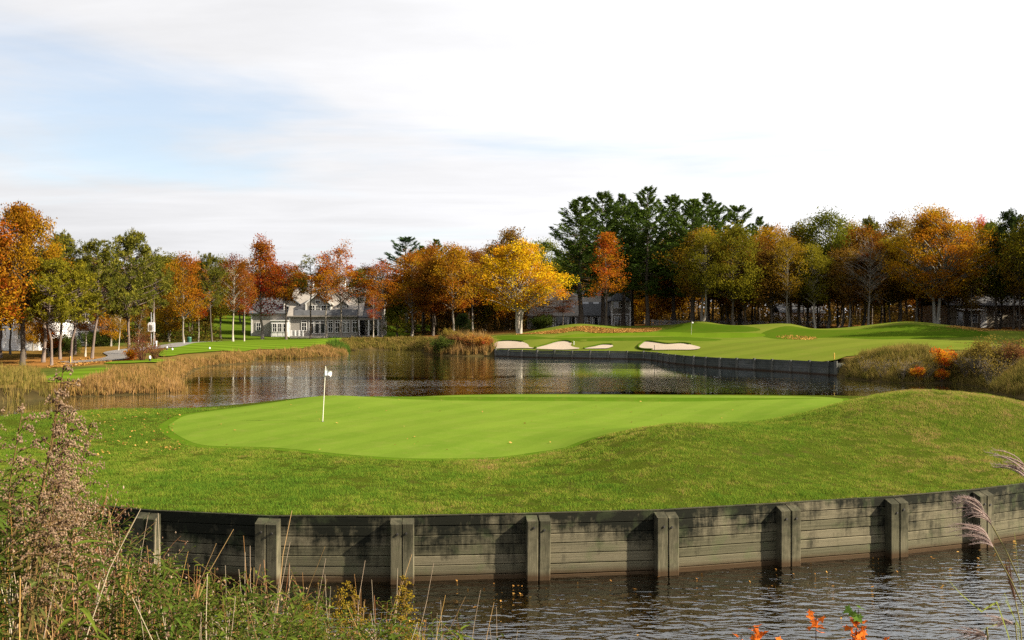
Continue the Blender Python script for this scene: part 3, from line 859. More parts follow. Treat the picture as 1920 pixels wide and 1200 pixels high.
# ------------------------------------------------------------------ grass as real blades (uncountable: one object per stand)
def blade_mesh(mb, P, h, w, r, lean=0.35, seg=1, up=None):
    """P (n,3) roots; h, w (n,) height and width"""
    n = len(P)
    az = r.uniform(0, 2 * math.pi, n)
    side = np.column_stack([np.cos(az), np.sin(az), np.zeros(n)]) * (w / 2)[:, None]
    la = r.uniform(0, 2 * math.pi, n); lm = np.abs(r.normal(0, lean, n)) * h
    tip = P + np.column_stack([np.cos(la) * lm, np.sin(la) * lm, h])
    rnd = r.uniform(0, 1, n)
    if seg == 1:
        V = np.stack([P - side, P + side, tip], 1).reshape(-1, 3)
        T = np.arange(3 * n).reshape(-1, 3)
        mb.add(V, None, T, np.repeat(rnd, 3))
    else:
        mid = P + np.column_stack([np.cos(la) * lm * 0.3, np.sin(la) * lm * 0.3, h * 0.6])
        V = np.stack([P - side, P + side, mid + side * 0.7, mid - side * 0.7, tip], 1).reshape(-1, 3)
        b = np.arange(n)[:, None] * 5
        mb.add(V, b + np.array([[0, 1, 2, 3]]), b + np.array([[3, 2, 4]]), np.repeat(rnd, 5))

def rand_in(poly, n, r):
    P = np.array(poly); lo, hi = P.min(0), P.max(0)
    out = []
    tot = 0
    while tot < n:
        q = r.uniform(lo, hi, (n * 2, 2))
        q = q[inside(q[:, 0], q[:, 1], poly)]
        out.append(q); tot += len(q)
    return np.concatenate(out)[:n]

r = np.random.default_rng(3)
q = rand_in(isl_poly, 1500000, r)
# only where the rough faces the viewpoint, thinning with distance
keep = ~on_green(q[:, 0], q[:, 1]) & (q[:, 1] < 40) & (np.abs(q[:, 0]) < 0.60 * q[:, 1] + 2) & (r.uniform(0, 1, len(q)) < np.clip(1.25 - (q[:, 1] - 18) / 26, 0.2, 1))
q = q[keep]
def lattice(x, y, s, seed):
    """smooth value noise"""
    tb = np.random.default_rng(seed).uniform(0, 1, (512, 512))
    u, v = x / s + 100, y / s + 100
    i, j = np.floor(u).astype(int), np.floor(v).astype(int)
    f, g = sstep(u - i), sstep(v - j)
    i %= 511; j %= 511
    return (tb[i, j] * (1 - f) + tb[i + 1, j] * f) * (1 - g) + (tb[i, j + 1] * (1 - f) + tb[i + 1, j + 1] * f) * g
tuft = lattice(q[:, 0], q[:, 1], 0.22, 1) * 0.55 + lattice(q[:, 0], q[:, 1], 0.55, 2) * 0.45 + 0.25 * (lattice(q[:, 0], q[:, 1], 2.5, 3) - 0.5)
kp = tuft > r.uniform(0.20, 0.36, len(q))
q = q[kp]; tuft = tuft[kp]
tuft = np.clip((tuft - 0.20) * 3.0 + r.normal(0, 0.2, len(q)), 0.12, 2.2)
mb = MB()
blade_mesh(mb, np.column_stack([q, isl(q[:, 0], q[:, 1]) - 0.004]), 0.042 * tuft + 0.012, 0.008 + 0.004 * r.uniform(0, 1, len(q)), r, 0.75)
ws = np.array(wall_n)
t = r.uniform(0, len(ws) - 1.01, 9000); i = t.astype(int)
e = ws[i] + (ws[i + 1] - ws[i]) * (t - i)[:, None]
e[:, 1] += r.uniform(0.0, 0.12, len(e))
e = e[r.uniform(0, 1, len(e)) < 0.5 + 0.5 * np.sin(e[:, 0] * 4 + np.sin(e[:, 0] * 1.7) * 3)]
blade_mesh(mb, np.column_stack([e, isl(e[:, 0], e[:, 1]) - 0.004]), r.uniform(0.03, 0.09, len(e)), np.full(len(e), 0.009), r, 0.9)
tag(mb.build('rough_grass', M['grassblade']), 'short shaggy grass blades on the island rough', kind='stuff')

def stand(name, label, poly, n, h, mat, hf=None, w=0.03, lean=0.25, seed=1, clumpy=0.8, hmod=None):
    r = np.random.default_rng(seed)
    nt = max(1, n // 26)
    c = rand_in(poly, nt, r)
    k = r.integers(0, nt, n)
    sz = np.clip(r.normal(0.9, 0.28, nt), 0.35, 1.6)
    q = c[k] + r.normal(0, 0.16 * clumpy, (n, 2)) * sz[k][:, None]
    z = (hf or ground_z)(q[:, 0], q[:, 1])
    ok = z > -0.12
    hh = h * sz[k] * np.clip(r.normal(0.8, 0.25, n), 0.3, 1.5)
    if hmod is not None: hh = hh * hmod(q[:, 0], q[:, 1])
    mb = MB()
    blade_mesh(mb, np.column_stack([q, z - 0.03])[ok], hh[ok], np.full(ok.sum(), w), r, lean, 2)
    return tag(mb.build(name, mat), label, kind='stuff')

stand('tall_grass', 'tall tan grass on the point of the near left shore', poly_px([(100, 743), (235, 741), (333, 736), (341, 727), (332, 712), (290, 700), (225, 697), (165, 715), (115, 727)], ground_z, 50), 26000, 0.46, M['reed'], seed=2, w=0.035)
stand('shore_grass', 'olive and tan grass on the near left shore behind the goldenrod', poly_px([(-120, 745), (100, 748), (120, 727), (70, 712), (60, 695), (-120, 690)], ground_z, 50), 16000, 0.55, M['bankgrass'], seed=12, w=0.03)
stand('bank_grass', 'tan and russet grass along the shore below the tee', poly_px([(333, 712), (352, 698), (372, 689), (405, 684.5), (466, 679.5), (468, 670), (400, 672), (330, 680), (300, 688)], ground_z, 60), 18000, 0.48, M['reed'], seed=3, w=0.04)
stand('rim_grass', 'tan grass rim of the tee lawn standing over the water', poly_px([(484, 672.5), (560, 672.4), (640, 668), (648, 661), (635, 653), (560, 658), (480, 660.5), (430, 664), (470, 669)], ground_z, 70), 20000, 0.50, M['reed'], seed=4, w=0.045)
stand('inlet_grass', 'dull olive grass on the shaded bank at the head of the inlet', poly_px([(650, 656), (690, 655), (790, 655.5), (830, 640), (790, 634.5), (700, 635), (640, 637)], ground_z, 90), 18000, 0.45, M['bankgrass'], seed=5, w=0.05)
stand('reed_point_grass', 'tan brush grass on the point beside the first bunker', poly_px([(797, 661), (815, 665), (865, 667), (922, 667.5), (930, 655), (915, 640), (880, 633), (845, 634), (810, 650)], ground_z, 90), 22000, 0.95, M['reed'], seed=6, w=0.05)
stand('green_reeds', 'patch of bright green reeds at the head of the inlet', poly_px([(622, 658), (650, 661), (655, 652), (640, 645), (615, 648)], ground_z, 90), 2600, 1.0, M['greenreed'], seed=7, w=0.05)
stand('right_bank_grass', 'olive brown grass on the hump across the water', poly_px([(1578, 705), (1640, 714), (1700, 717), (1785, 718), (1810, 700), (1790, 668), (1740, 658), (1690, 657), (1640, 664), (1600, 678), (1580, 690)], ground_z, 55), 34000, 0.5, M['bankgrass'], seed=8, w=0.03, lean=0.5)
stand('right_shore_grass', 'dry grass of the farther right bank', poly_px([(1785, 718), (1842, 724), (1862, 734), (1925, 746), (1990, 750), (2000, 690), (1940, 668), (1850, 664), (1800, 672)], ground_z, 45), 30000, 0.6, M['bankgrass'], seed=9, w=0.03, lean=0.5)

def litter(name, label, q, hf, size, mat, seed=1, lift=0.02):
    r = np.random.default_rng(seed)
    n = len(q)
    P = np.column_stack([q, hf(q[:, 0], q[:, 1]) + lift])
    nrm = np.column_stack([r.normal(0, 0.35, n), r.normal(0, 0.35, n), np.ones(n)])
    nrm /= np.linalg.norm(nrm, axis=1)[:, None]
    a = np.cross(nrm, np.column_stack([r.normal(size=n), r.normal(size=n), np.zeros(n)])); a /= np.linalg.norm(a, axis=1)[:, None]
    b = np.cross(nrm, a)
    s = (size * r.uniform(0.6, 1.3, n))[:, None]
    V = np.stack([P - a * s, P + b * s * 0.6, P + a * s, P - b * s * 0.6], 1).reshape(-1, 3)
    mb = MB(); mb.add(V, np.arange(4 * n).reshape(-1, 4), None, np.repeat(r.uniform(0, 1, n), 4))
    return tag(mb.build(name, mat), label, kind='stuff')
r = np.random.default_rng(5)
q = rand_in(poly_px([(110, 778), (200, 772), (330, 770), (330, 815), (360, 840), (250, 855), (130, 850)], isl, 20), 300, r)
q2 = rand_in(g_poly, 80, r)
litter('fallen_leaves', 'small yellow leaves scattered on the green and its left edge', np.concatenate([q, q2]), isl, 0.042, M['litter'], 2, 0.05)
q = rand_in(poly_px([(960, 628.5), (1010, 624), (1060, 617), (1100, 612.5), (1150, 617.5), (1200, 616), (1240, 616), (1215, 623.5), (1130, 626), (1080, 622), (1040, 627)], hl, 100), 9000, r)
litter('fallen_leaves', 'tan leaves drifted over the far mounds', q, hl, 0.13, M['litter'], 3, 0.14)
q = rand_in(poly_px([(1455, 634), (1520, 639), (1530, 634), (1480, 630)], hl, 90), 500, r)
litter('fallen_leaves', 'few tan leaves on the low side of the right mound', q, hl, 0.11, M['litter'], 4, 0.14)
q = rand_in(poly_px([(90, 690), (150, 686), (210, 678), (170, 672), (110, 680)], hl, 60), 3500, r)
litter('fallen_leaves', 'brown leaves under the pines by the cart path', q, ground_z, 0.10, M['litter'], 5, 0.05)
q = rand_in(poly_px([(1765, 619), (1850, 622), (1930, 621), (1930, 614), (1770, 614)], ground_z, 110), 7000, r)
litter('fallen_leaves', 'russet leaves under the trees at the far right', q, ground_z, 0.15, M['litter'], 6, 0.06)
# sunken leaves on the silt shelf by the wall
t = r.uniform(0, len(ws) - 1.01, 5200); i = t.astype(int)
e = ws[i] + (ws[i + 1] - ws[i]) * (t - i)[:, None]
D = np.gradient(ws, axis=0)[i]; D /= np.linalg.norm(D, axis=1)[:, None]
e = e - np.column_stack([-D[:, 1], D[:, 0]]) * np.abs(r.normal(0.3, 1.3, len(e)))[:, None]
litter('sunken_leaves', 'brown leaves lying under the shallow water by the wall', e, ground_z, 0.06, M['floatleaf'], 7, 0.05)

# leaves and bits afloat on the channel
t = r.uniform(0, len(ws) - 1.01, 260); i = t.astype(int)
e = ws[i] + (ws[i + 1] - ws[i]) * (t - i)[:, None]
D = np.gradient(ws, axis=0)[i]; D /= np.linalg.norm(D, axis=1)[:, None]
e = e - np.column_stack([-D[:, 1], D[:, 0]]) * (0.1 + np.abs(r.normal(0.0, 1.5, len(e))))[:, None]
litter('floating_leaves', 'few yellow and brown leaves floating along the wall', e, lambda x, y: np.zeros_like(x), 0.035, M['litter'], 8, 0.008)

# ------------------------------------------------------------------ trees
def leaf_cloud(mb, C, per, size, r, spread=0.7, flat=0.55, upbias=0.7, narrow=0.55, clump_val=None):
    """rhombic leaves scattered round clump centres C"""
    n = len(C) * per
    k = np.repeat(np.arange(len(C)), per)
    sc = r.uniform(0.7, 1.35, len(C))
    off = np.clip(r.normal(0, 1, (n, 3)), -1.7, 1.7) * spread * sc[k][:, None]
    off[:, 2] *= flat
    P = C[k] + off
    nr = r.normal(0, 1, (n, 3)); nr[:, 2] += upbias
    nr /= np.linalg.norm(nr, axis=1)[:, None]
    a = np.cross(nr, r.normal(0, 1, (n, 3))); a /= np.linalg.norm(a, axis=1)[:, None]
    b = np.cross(nr, a)
    s = (size * r.uniform(0.55, 1.3, n))[:, None]
    V = np.stack([P - a * s, P + b * s * narrow, P + a * s, P - b * s * narrow], 1).reshape(-1, 3)
    cv = r.uniform(0, 1, len(C)) if clump_val is None else clump_val
    mb.add(V, np.arange(4 * n).reshape(-1, 4), None, np.repeat(r.uniform(0, 1, n), 4), np.repeat(cv[k], 4))

def curve3(a, b, sag, n=4):
    a, b = np.array(a, float), np.array(b, float)
    t = np.linspace(0, 1, n)[:, None]
    p = a + (b - a) * t
    p[:, 2] += sag * np.sin(t[:, 0] * math.pi)
    return p

PROFILE = {
    'oval': lambda t: np.sin(np.pi * np.clip(t, 0.02, 0.98) ** 0.85) ** 0.6,
    'dome': lambda t: np.sqrt(np.clip(1 - (1.15 * t - 0.15) ** 2, 0, 1)) * (0.55 + 0.45 * np.clip(t * 5, 0, 1)),
    'cone': lambda t: np.clip(1.05 - t, 0, 1) ** 0.75 * (0.6 + 0.4 * np.clip(t * 5, 0, 1)),
    'vase': lambda t: np.clip(0.45 + 1.1 * t, 0, 1) * np.sqrt(np.clip(1 - ((t - 0.45) / 0.56) ** 2 * (t > 0.45), 0, 1)),
}

def broadleaf(seed, H=15.0, R=4.5, lo=0.35, shape='oval', nc=110, per=62, leaf=0.15, tr=0.2, stems=1, spread=0.75, flat=0.6, inner=0.25, wob=0.3, bare=0.0):
    r = np.random.default_rng(seed)
    tm, cm = MB(), MB()
    trunks = []
    for s in range(stems):
        a0 = 2 * math.pi * s / stems + r.uniform(0, 1)
        zs = np.linspace(0, 0.9, 9)
        sp = (0.10 + 0.42 * zs) * (R * 0.75) * (zs ** 0.8) if stems > 1 else np.zeros(9)
        x = np.cumsum(r.normal(0, wob * 0.4, 9)) * (zs > 0) * 0.8 + (np.cos(a0) * (0.18 + sp) if stems > 1 else 0)
        y = np.cumsum(r.normal(0, wob * 0.4, 9)) * (zs > 0) * 0.8 + (np.sin(a0) * (0.18 + sp) if stems > 1 else 0)
        P = np.column_stack([x, y, zs * H - 0.25 * (zs == 0)])
        rad = tr * (1.25 * np.exp(-zs * 14) * 0.5 + (1 - zs) ** 0.9 * 0.95 + 0.06) / (1 if stems == 1 else 1.4)
        tm.tube(P, rad, 8)
        trunks.append(P)
    t = r.uniform(0, 1, nc) ** 0.9
    az = r.uniform(0, 2 * math.pi, nc)
    ph = r.uniform(0, 6.28, 4)
    lob = 1 + 0.20 * np.sin(3 * az + ph[0] + 4 * t) + 0.14 * np.sin(5 * az + ph[1] - 7 * t) + 0.10 * np.sin(11 * t + ph[2])
    rr = PROFILE[shape](t) * R * lob * np.sqrt(r.uniform(inner, 1, nc))
    C = np.column_stack([np.cos(az) * rr, np.sin(az) * rr, H * (lo + (1 - lo) * t) - 0.4])
    C[:, 2] += r.normal(0, 0.3, nc)
    top = trunks[0]
    C[:, 0] += np.interp(C[:, 2], top[:, 2], top[:, 0]) * 0.6 * (stems == 1)
    for i, c in enumerate(C):
        P = trunks[r.integers(stems)] if stems == 1 else min(trunks, key=lambda P: np.abs(P[4, :2] - c[:2]).sum() + r.uniform(0, 1))
        zb = np.clip(c[2] - (0.45 + 0.25 * r.uniform()) * math.hypot(c[0], c[1]) - 0.3, H * lo * 0.78, H * 0.86)
        b = np.array([np.interp(zb, P[:, 2], P[:, k]) for k in range(2)] + [zb])
        L = np.linalg.norm(c - b)
        tm.tube(curve3(b, c, 0.06 * L, 4), np.array([0.055, 0.038, 0.024, 0.010]) * (0.5 + 0.16 * L) * (tr / 0.2), 4, False)
        if r.uniform() < bare or i % 2 == 0:
            for _ in range(2 if bare == 0 else 5):
                e = c + r.normal(0, 0.75, 3) + (c - b) / L * 0.35
                tm.tube(curve3(b + (c - b) * 0.7, e, 0.05, 3), [0.016, 0.011, 0.006], 3, False)
    keep = r.uniform(0, 1, nc) >= bare
    # colour changes from one side of the crown to another, as autumn crowns turn
    d = r.normal(0, 1, 3); d /= np.linalg.norm(d)
    g = (C - C.mean(0)) @ d / R
    cv = np.clip(0.5 + 0.28 * g + r.normal(0, 0.22, nc), 0, 1)
    leaf_cloud(cm, C[keep], int(per * 2.0), leaf, r, spread, flat, clump_val=cv[keep])
    return tm.mesh('trunk', M['bark'], True), cm.mesh('crown', M['leaf']), H, 2 * R

def white_pine(seed, H=26.0, R=4.8, lo=0.24, whorls=30, per=150, tr=0.36, ragged=0.35):
    r = np.random.default_rng(seed)
    tm, cm = MB(), MB()
    zs = np.linspace(0, 1, 10)
    P = np.column_stack([np.cumsum(r.normal(0, 0.07, 10)), np.cumsum(r.normal(0, 0.07, 10)), zs * H - 0.3 * (zs == 0)])
    tm.tube(P, tr * ((1 - zs) ** 0.8 * 0.95 + 0.04 + 0.35 * np.exp(-zs * 30)), 8)
    for k in range(whorls):
        t = min(1.0, max(0.0, (k + r.uniform(-0.3, 0.3)) / (whorls - 1)))
        z0 = H * (lo + (0.985 - lo) * np.clip(t, 0, 1))
        prof = (0.55 + 0.45 * min(1, t * 4)) * (1 - t) ** 0.62 + 0.09
        nb = r.integers(3, 6)
        a0 = r.uniform(0, 6.28)
        for j in range(nb):
            if t < 0.12 and r.uniform() < 0.35: continue
            L = R * prof * r.uniform(0.55, 1.2 + ragged)
            az = a0 + j * 2 * math.pi / nb + r.uniform(-0.4, 0.4)
            d = np.array([math.cos(az), math.sin(az), 0])
            b = np.array([np.interp(z0, P[:, 2], P[:, 0]), np.interp(z0, P[:, 2], P[:, 1]), z0])
            s = np.linspace(0, 1, 5)
            rise = (0.10 + 0.55 * t) * L
            Q = b + d * (s * L)[:, None] + np.array([0, 0, 1]) * (rise * s ** 2.0 - 0.10 * L * np.sin(s * math.pi))[:, None]
            tm.tube(Q, np.array([0.075, 0.058, 0.04, 0.024, 0.01]) * (0.4 + 0.15 * L), 4, False)
            n = int(per * (0.35 + 0.65 * L / R))
            u = 0.22 + 0.80 * np.sqrt(r.uniform(0.02, 1, n))
            c = np.column_stack([np.interp(u, s, Q[:, q]) for q in range(3)]) + d * np.clip(u - 1, 0, 1)[:, None] * L
            side = np.array([-d[1], d[0], 0])
            lat = r.normal(0, 0.16, n) * L * (1.15 - 0.5 * u) + r.normal(0, 0.12, n)
            c = c + side * lat[:, None]
            c[:, 2] += r.normal(0.08, 0.13, n) - np.abs(lat) * 0.12
            ax = d * 0.75 + side * (np.sign(lat) * np.abs(r.normal(0.5, 0.35, n)))[:, None] + np.column_stack([r.normal(0, 0.25, n), r.normal(0, 0.25, n), np.abs(r.normal(0.5, 0.35, n))])
            ax /= np.linalg.norm(ax, axis=1)[:, None]
            w = np.cross(ax, r.normal(0, 1, (n, 3))); w /= np.linalg.norm(w, axis=1)[:, None]
            ln = r.uniform(0.24, 0.52, n)[:, None]; wd = r.uniform(0.05, 0.10, n)[:, None]
            V = np.stack([c - ax * ln * 0.6 , c + w * wd, c + ax * ln, c - w * wd], 1).reshape(-1, 3)
            cm.add(V, np.arange(4 * n).reshape(-1, 4), None, np.repeat(r.uniform(0, 1, n), 4), r.uniform(0, 1))
    return tm.mesh('trunk', M['bark'], True), cm.mesh('crown', M['needle']), H, 2 * R * 0.85

def pitch_pine(seed, H=14.0, R=3.6, lo=0.45, nc=85, per=80, tr=0.2, shape='dome', inner=0.2):
    r = np.random.default_rng(seed)
    tm, cm = MB(), MB()
    zs = np.linspace(0, 0.93, 9)
    P = np.column_stack([np.cumsum(r.normal(0, 0.12, 9)), np.cumsum(r.normal(0, 0.12, 9)), zs * H - 0.3 * (zs == 0)])
    P[:, :2] -= P[0, :2]
    tm.tube(P, tr * ((1 - zs) ** 0.7 * 0.95 + 0.05 + 0.3 * np.exp(-zs * 25)), 8)
    t = r.uniform(0, 1, nc); az = r.uniform(0, 6.28, nc); ph = r.uniform(0, 6.28, 3)
    lob = 1 + 0.22 * np.sin(3 * az + ph[0] + 5 * t) + 0.15 * np.sin(14 * t + ph[1])
    rr = PROFILE[shape](t) * R * lob * np.sqrt(r.uniform(inner, 1, nc))
    C = np.column_stack([np.cos(az) * rr, np.sin(az) * rr, H * (lo + (0.97 - lo) * t)])
    C[:, 0] += np.interp(C[:, 2], P[:, 2], P[:, 0]); C[:, 1] += np.interp(C[:, 2], P[:, 2], P[:, 1])
    for c in C:
        zb = np.clip(c[2] - 0.30 * math.hypot(c[0], c[1]) - 0.2, H * lo * 0.85, H * 0.92)
        b = np.array([np.interp(zb, P[:, 2], P[:, 0]), np.interp(zb, P[:, 2], P[:, 1]), zb])
        L = np.linalg.norm(c - b)
        tm.tube(curve3(b, c, -0.05 * L, 4), np.array([0.06, 0.045, 0.03, 0.014]) * (0.5 + 0.18 * L), 4, False)
        # a few bristling tufts at each branch end
        for q in range(4):
            cc = c + r.normal(0, 0.38, 3) * (1, 1, 0.55)
            n = per // 4
            ax = r.normal(0, 1, (n, 3)); ax[:, 2] += 0.55
            ax /= np.linalg.norm(ax, axis=1)[:, None]
            w = np.cross(ax, r.normal(0, 1, (n, 3))); w /= np.linalg.norm(w, axis=1)[:, None]
            ln = r.uniform(0.28, 0.52, n)[:, None]; wd = r.uniform(0.03, 0.06, n)[:, None]
            s = cc + ax * r.uniform(0.0, 0.15, n)[:, None]
            V = np.stack([s, s + ax * ln * 0.6 + w * wd, s + ax * ln, s + ax * ln * 0.6 - w * wd], 1).reshape(-1, 3)
            cm.add(V, np.arange(4 * n).reshape(-1, 4), None, np.repeat(r.uniform(0, 1, n), 4), r.uniform(0, 1))
    return tm.mesh('trunk', M['bark'], True), cm.mesh('crown', M['needle']), H, 2 * R

PR = {
    'oak1': broadleaf(101, 15, 4.4, 0.36, 'oval', 115, 64),
    'oak2': broadleaf(102, 15, 4.0, 0.34, 'dome', 110, 64),
    'oak3': broadleaf(103, 16, 3.6, 0.40, 'oval', 105, 60, wob=0.5),
    'oak4': broadleaf(104, 15, 4.8, 0.40, 'vase', 110, 62),
    'low1': broadleaf(105, 13, 4.4, 0.20, 'oval', 130, 64),
    'low2': broadleaf(106, 13, 3.8, 0.16, 'cone', 125, 60, spread=0.62),
    'big': broadleaf(107, 16, 6.0, 0.34, 'dome', 190, 72, tr=0.3),
    'maple': broadleaf(108, 15, 6.2, 0.32, 'dome', 210, 70, 0.14, 0.26, stems=4, spread=0.7, inner=0.12),
    'maple2': broadleaf(109, 17, 6.6, 0.33, 'oval', 250, 70, 0.14, 0.34, stems=2, spread=0.72, inner=0.15),
    'thin1': broadleaf(110, 15, 3.2, 0.36, 'cone', 70, 40, 0.13, 0.16, spread=0.6),
    'thin2': broadleaf(111, 15, 3.4, 0.42, 'oval', 60, 40, 0.13, 0.15, spread=0.6),
    'open1': broadleaf(113, 15, 4.2, 0.46, 'oval', 80, 46, 0.13, 0.16, spread=0.62, inner=0.1), 'open2': broadleaf(114, 15, 3.8, 0.42, 'dome', 74, 44, 0.13, 0.16, spread=0.6, inner=0.1),
    'high1': broadleaf(116, 15, 3.2, 0.56, 'oval', 64, 46, 0.13, 0.15, spread=0.6, inner=0.1),
    'cone1': broadleaf(115, 15, 3.6, 0.33, 'cone', 120, 46, 0.13, 0.17, spread=0.58, inner=0.15),
    'bare': broadleaf(112, 14, 4.2, 0.40, 'vase', 90, 26, 0.12, 0.17, bare=0.6, spread=0.6),
    'wp1': white_pine(201), 'wp2': white_pine(202, ragged=0.5), 'wp3': white_pine(203, lo=0.32, whorls=26),
    'wp4': white_pine(204, 26, 4.0, 0.46, 16, 120, 0.3, 0.5),
    'pp1': pitch_pine(301, 14, 3.8, 0.42, 120, 100), 'pp2': pitch_pine(302, 14, 4.3, 0.34, 160, 104), 'pp3': pitch_pine(303, 14, 3.2, 0.40, 100, 96), 'pp4': pitch_pine(304, 14, 2.6, 0.55, 36, 72, 0.15, inner=0.5),
}
# leaf colours (base, and the tint some clumps have turned to)
GOLD = ((0.30, 0.150, 0.010), (0.42, 0.20, 0.012)); YELLOW = ((0.56, 0.27, 0.010), (0.74, 0.42, 0.014)); AMBER = ((0.32, 0.125, 0.010), (0.42, 0.19, 0.014))
ORANGE = ((0.33, 0.092, 0.009), (0.44, 0.145, 0.011)); RUST = ((0.20, 0.066, 0.010), (0.30, 0.11, 0.013)); RED = ((0.30, 0.062, 0.013), (0.38, 0.12, 0.015))
SCARLET = ((0.55, 0.045, 0.012), (0.6, 0.08, 0.015)); OLIVE = ((0.120, 0.128, 0.011), (0.24, 0.18, 0.015)); MOSS = ((0.090, 0.122, 0.012), (0.195, 0.185, 0.017)); BROWN = ((0.175, 0.092, 0.017), (0.28, 0.135, 0.02))
OLDGOLD = ((0.22, 0.140, 0.013), (0.34, 0.19, 0.016)); PINE = ((0.050, 0.098, 0.020), (0.125, 0.168, 0.024)); PITCH = ((0.078, 0.096, 0.015), (0.185, 0.155, 0.022)); DPINE = ((0.028, 0.048, 0.014), (0.055, 0.075, 0.016))
GREENLEAF = ((0.06, 0.10, 0.012), (0.12, 0.15, 0.018)); REDORANGE = ((0.36, 0.080, 0.010), (0.42, 0.14, 0.014)); BLUEPINE = ((0.045, 0.085, 0.040), (0.07, 0.11, 0.040))
GREY = (0.26, 0.235, 0.195); PALE = (0.46, 0.42, 0.35); DARKB = (0.115, 0.095, 0.075); PINEB = (0.20, 0.155, 0.13)
tr_rng = np.random.default_rng(99)

def tree(proto, x, y, h, wd, cols, label, name='oak_tree', group=None, bark=GREY, rz=None, z=None, cat='tree', lean=0.0):
    tm, cm, H0, W0 = PR[proto]
    if z is None: z = ground_z(x, y)[0]
    t = thing(name, label, cat, (x, y, z - 0.05), tr_rng.uniform(0, 6.28) if rz is None else rz, group, (wd / W0, wd / W0, h / H0))
    if lean:
        t.rotation_euler[1] = lean
    a = link('trunk', tm, t); a.color = (*bark, 1)
    jit = tr_rng.uniform(0.88, 1.12)
    b = link('crown', cm, t); b.color = tuple(np.clip(np.array(cols[0]) * jit, 0, 1)) + (1,)
    b['leaf_b'] = [float(c) for c in np.clip(np.array(cols[1]) * jit, 0, 1)] + [1.0]
    return t

def T(proto, px, d, ptop, wpx, cols, label, name='oak_tree', group=None, **k):
    x = wx(px, d); z = ground_z(x, d)[0]
    return tree(proto, x, d, wz(ptop, d) - z, wpx / F * d, cols, label, name, group, z=z, **k)

# the near left group
T('big', 42, 88, 388, 150, GOLD, 'tall golden oak in front of the white house, biggest crown on the near left shore', bark=DARKB)
T('oak2', -40, 84, 400, 150, AMBER, 'golden oak cut by the picture edge beside the white house', bark=DARKB)
T('low1', 92, 100, 560, 56, REDORANGE, 'small red orange oak below the tall golden oak')
T('pp2', 113, 95, 434, 112, PITCH, 'broad olive pitch pine next to the tall golden oak', 'pitch_pine', bark=PINEB)
T('pp1', 172, 95, 446, 104, PITCH, 'olive pitch pine with straight trunk in the leaf bed by the cart path', 'pitch_pine', bark=PINEB)
T('pp2', 243, 100, 431, 122, PITCH, 'dark round topped pitch pine standing alone at the bend of the cart path', 'pitch_pine', bark=PINEB, rz=1.0)
T('pp3', 140, 103, 480, 80, PITCH, 'slimmer pitch pine between the two broad pines by the leaf bed', 'pitch_pine', bark=PINEB)
T('thin2', 160, 99, 540, 60, AMBER, 'thin pale stemmed young oak beside the leaf bed pine', bark=PALE)
T('low1', 208, 122, 535, 70, AMBER, 'amber oak behind the cart path with low branches')
T('low1', 62, 112, 545, 60, GOLD, 'low golden oak in front of the white porch')
T('thin1', 256, 103, 560, 40, BROWN, 'pale crooked birch leaning beside the lone pitch pine', 'birch_tree', bark=PALE, lean=0.10)
T('thin2', 222, 112, 550, 40, OLDGOLD, 'pale forked birch just left of the lone pitch pine', 'birch_tree', bark=PALE, lean=-0.12)
T('pp3', 290, 128, 462, 70, PITCH, 'pitch pine behind the white tee sign', 'pitch_pine', bark=PINEB)
T('oak2', 345, 140, 479, 66, AMBER, 'amber oak with flat top behind the tee sign')
T('low1', 318, 146, 500, 60, GOLD, 'golden oak low behind the tee sign')
T('oak1', 372, 148, 488, 50, ORANGE, 'orange oak between the amber oak and the green pine')
T('pp1', 398, 144, 473, 58, PITCH, 'green pitch pine at the edge of the tee lawn', 'pitch_pine', bark=DARKB)
T('open2', 437, 150, 476, 74, RUST, 'rust red oak with pale trunks near the grey house corner', bark=PALE)
T('thin2', 458, 152, 500, 44, RED, 'thin dull red oak touching the grey house roof', bark=PALE)
T('oak2', 414, 166, 484, 62, OLIVE, 'olive oak on the slope right of the green tee pine', bark=DARKB)
T('low1', 384, 172, 508, 60, AMBER, 'low amber oak at the foot of the green slope', bark=DARKB)
T('oak1', 456, 188, 488, 64, RUST, 'rust oak on the green slope left of the grey house', bark=GREY)
T('low1', 356, 186, 500, 64, OLDGOLD, 'old gold oak far up the slope behind the flat topped amber oak', bark=DARKB)
T('oak1', 556, 207, 508, 70, OLDGOLD, 'old gold oak over the roof ridge by the left chimney', bark=DARKB)
T('oak2', 690, 207, 500, 84, RUST, 'rust oak over the right end of the grey house roof', bark=DARKB)
T('oak1', 512, 208, 498, 70, RUST, 'rust oak over the left wing of the grey house', bark=DARKB)
# round the big grey house
T('cone1', 492, 168, 450, 100, RED, 'pointed red oak rising above the left wing of the grey house', bark=GREY)
T('high1', 537, 166, 494, 76, ORANGE, 'orange oak in front of the grey house dormer', bark=DARKB)
T('pp4', 582, 168, 478, 60, PITCH, 'thin dark stemmed pine standing before the centre gable', 'pitch_pine', bark=DARKB)
T('high1', 612, 166, 498, 66, ORANGE, 'slim orange oak before the patio doors', bark=GREY)
T('open1', 640, 167, 463, 104, ORANGE, 'large orange oak hiding the roof of the grey house', bark=GREY)
T('high1', 672, 170, 505, 50, OLIVE, 'olive leaved oak beside the large orange oak', bark=DARKB)
T('thin2', 700, 164, 540, 40, REDORANGE, 'small red orange oak by the porch of the grey house', bark=PALE)
T('open2', 716, 167, 488, 82, ORANGE, 'orange oak at the right end of the grey house', bark=GREY)
T('wp4', 762, 205, 445, 76, BLUEPINE, 'bluish flat branched pine standing above the orange oaks', 'white_pine', bark=GREY)
T('wp3', 818, 205, 450, 60, PINE, 'pale green pine top behind the rust oaks', 'white_pine', bark=GREY)
T('wp3', 792, 215, 462, 60, PINE, 'second green pine top behind the rust oaks', 'white_pine', bark=GREY)
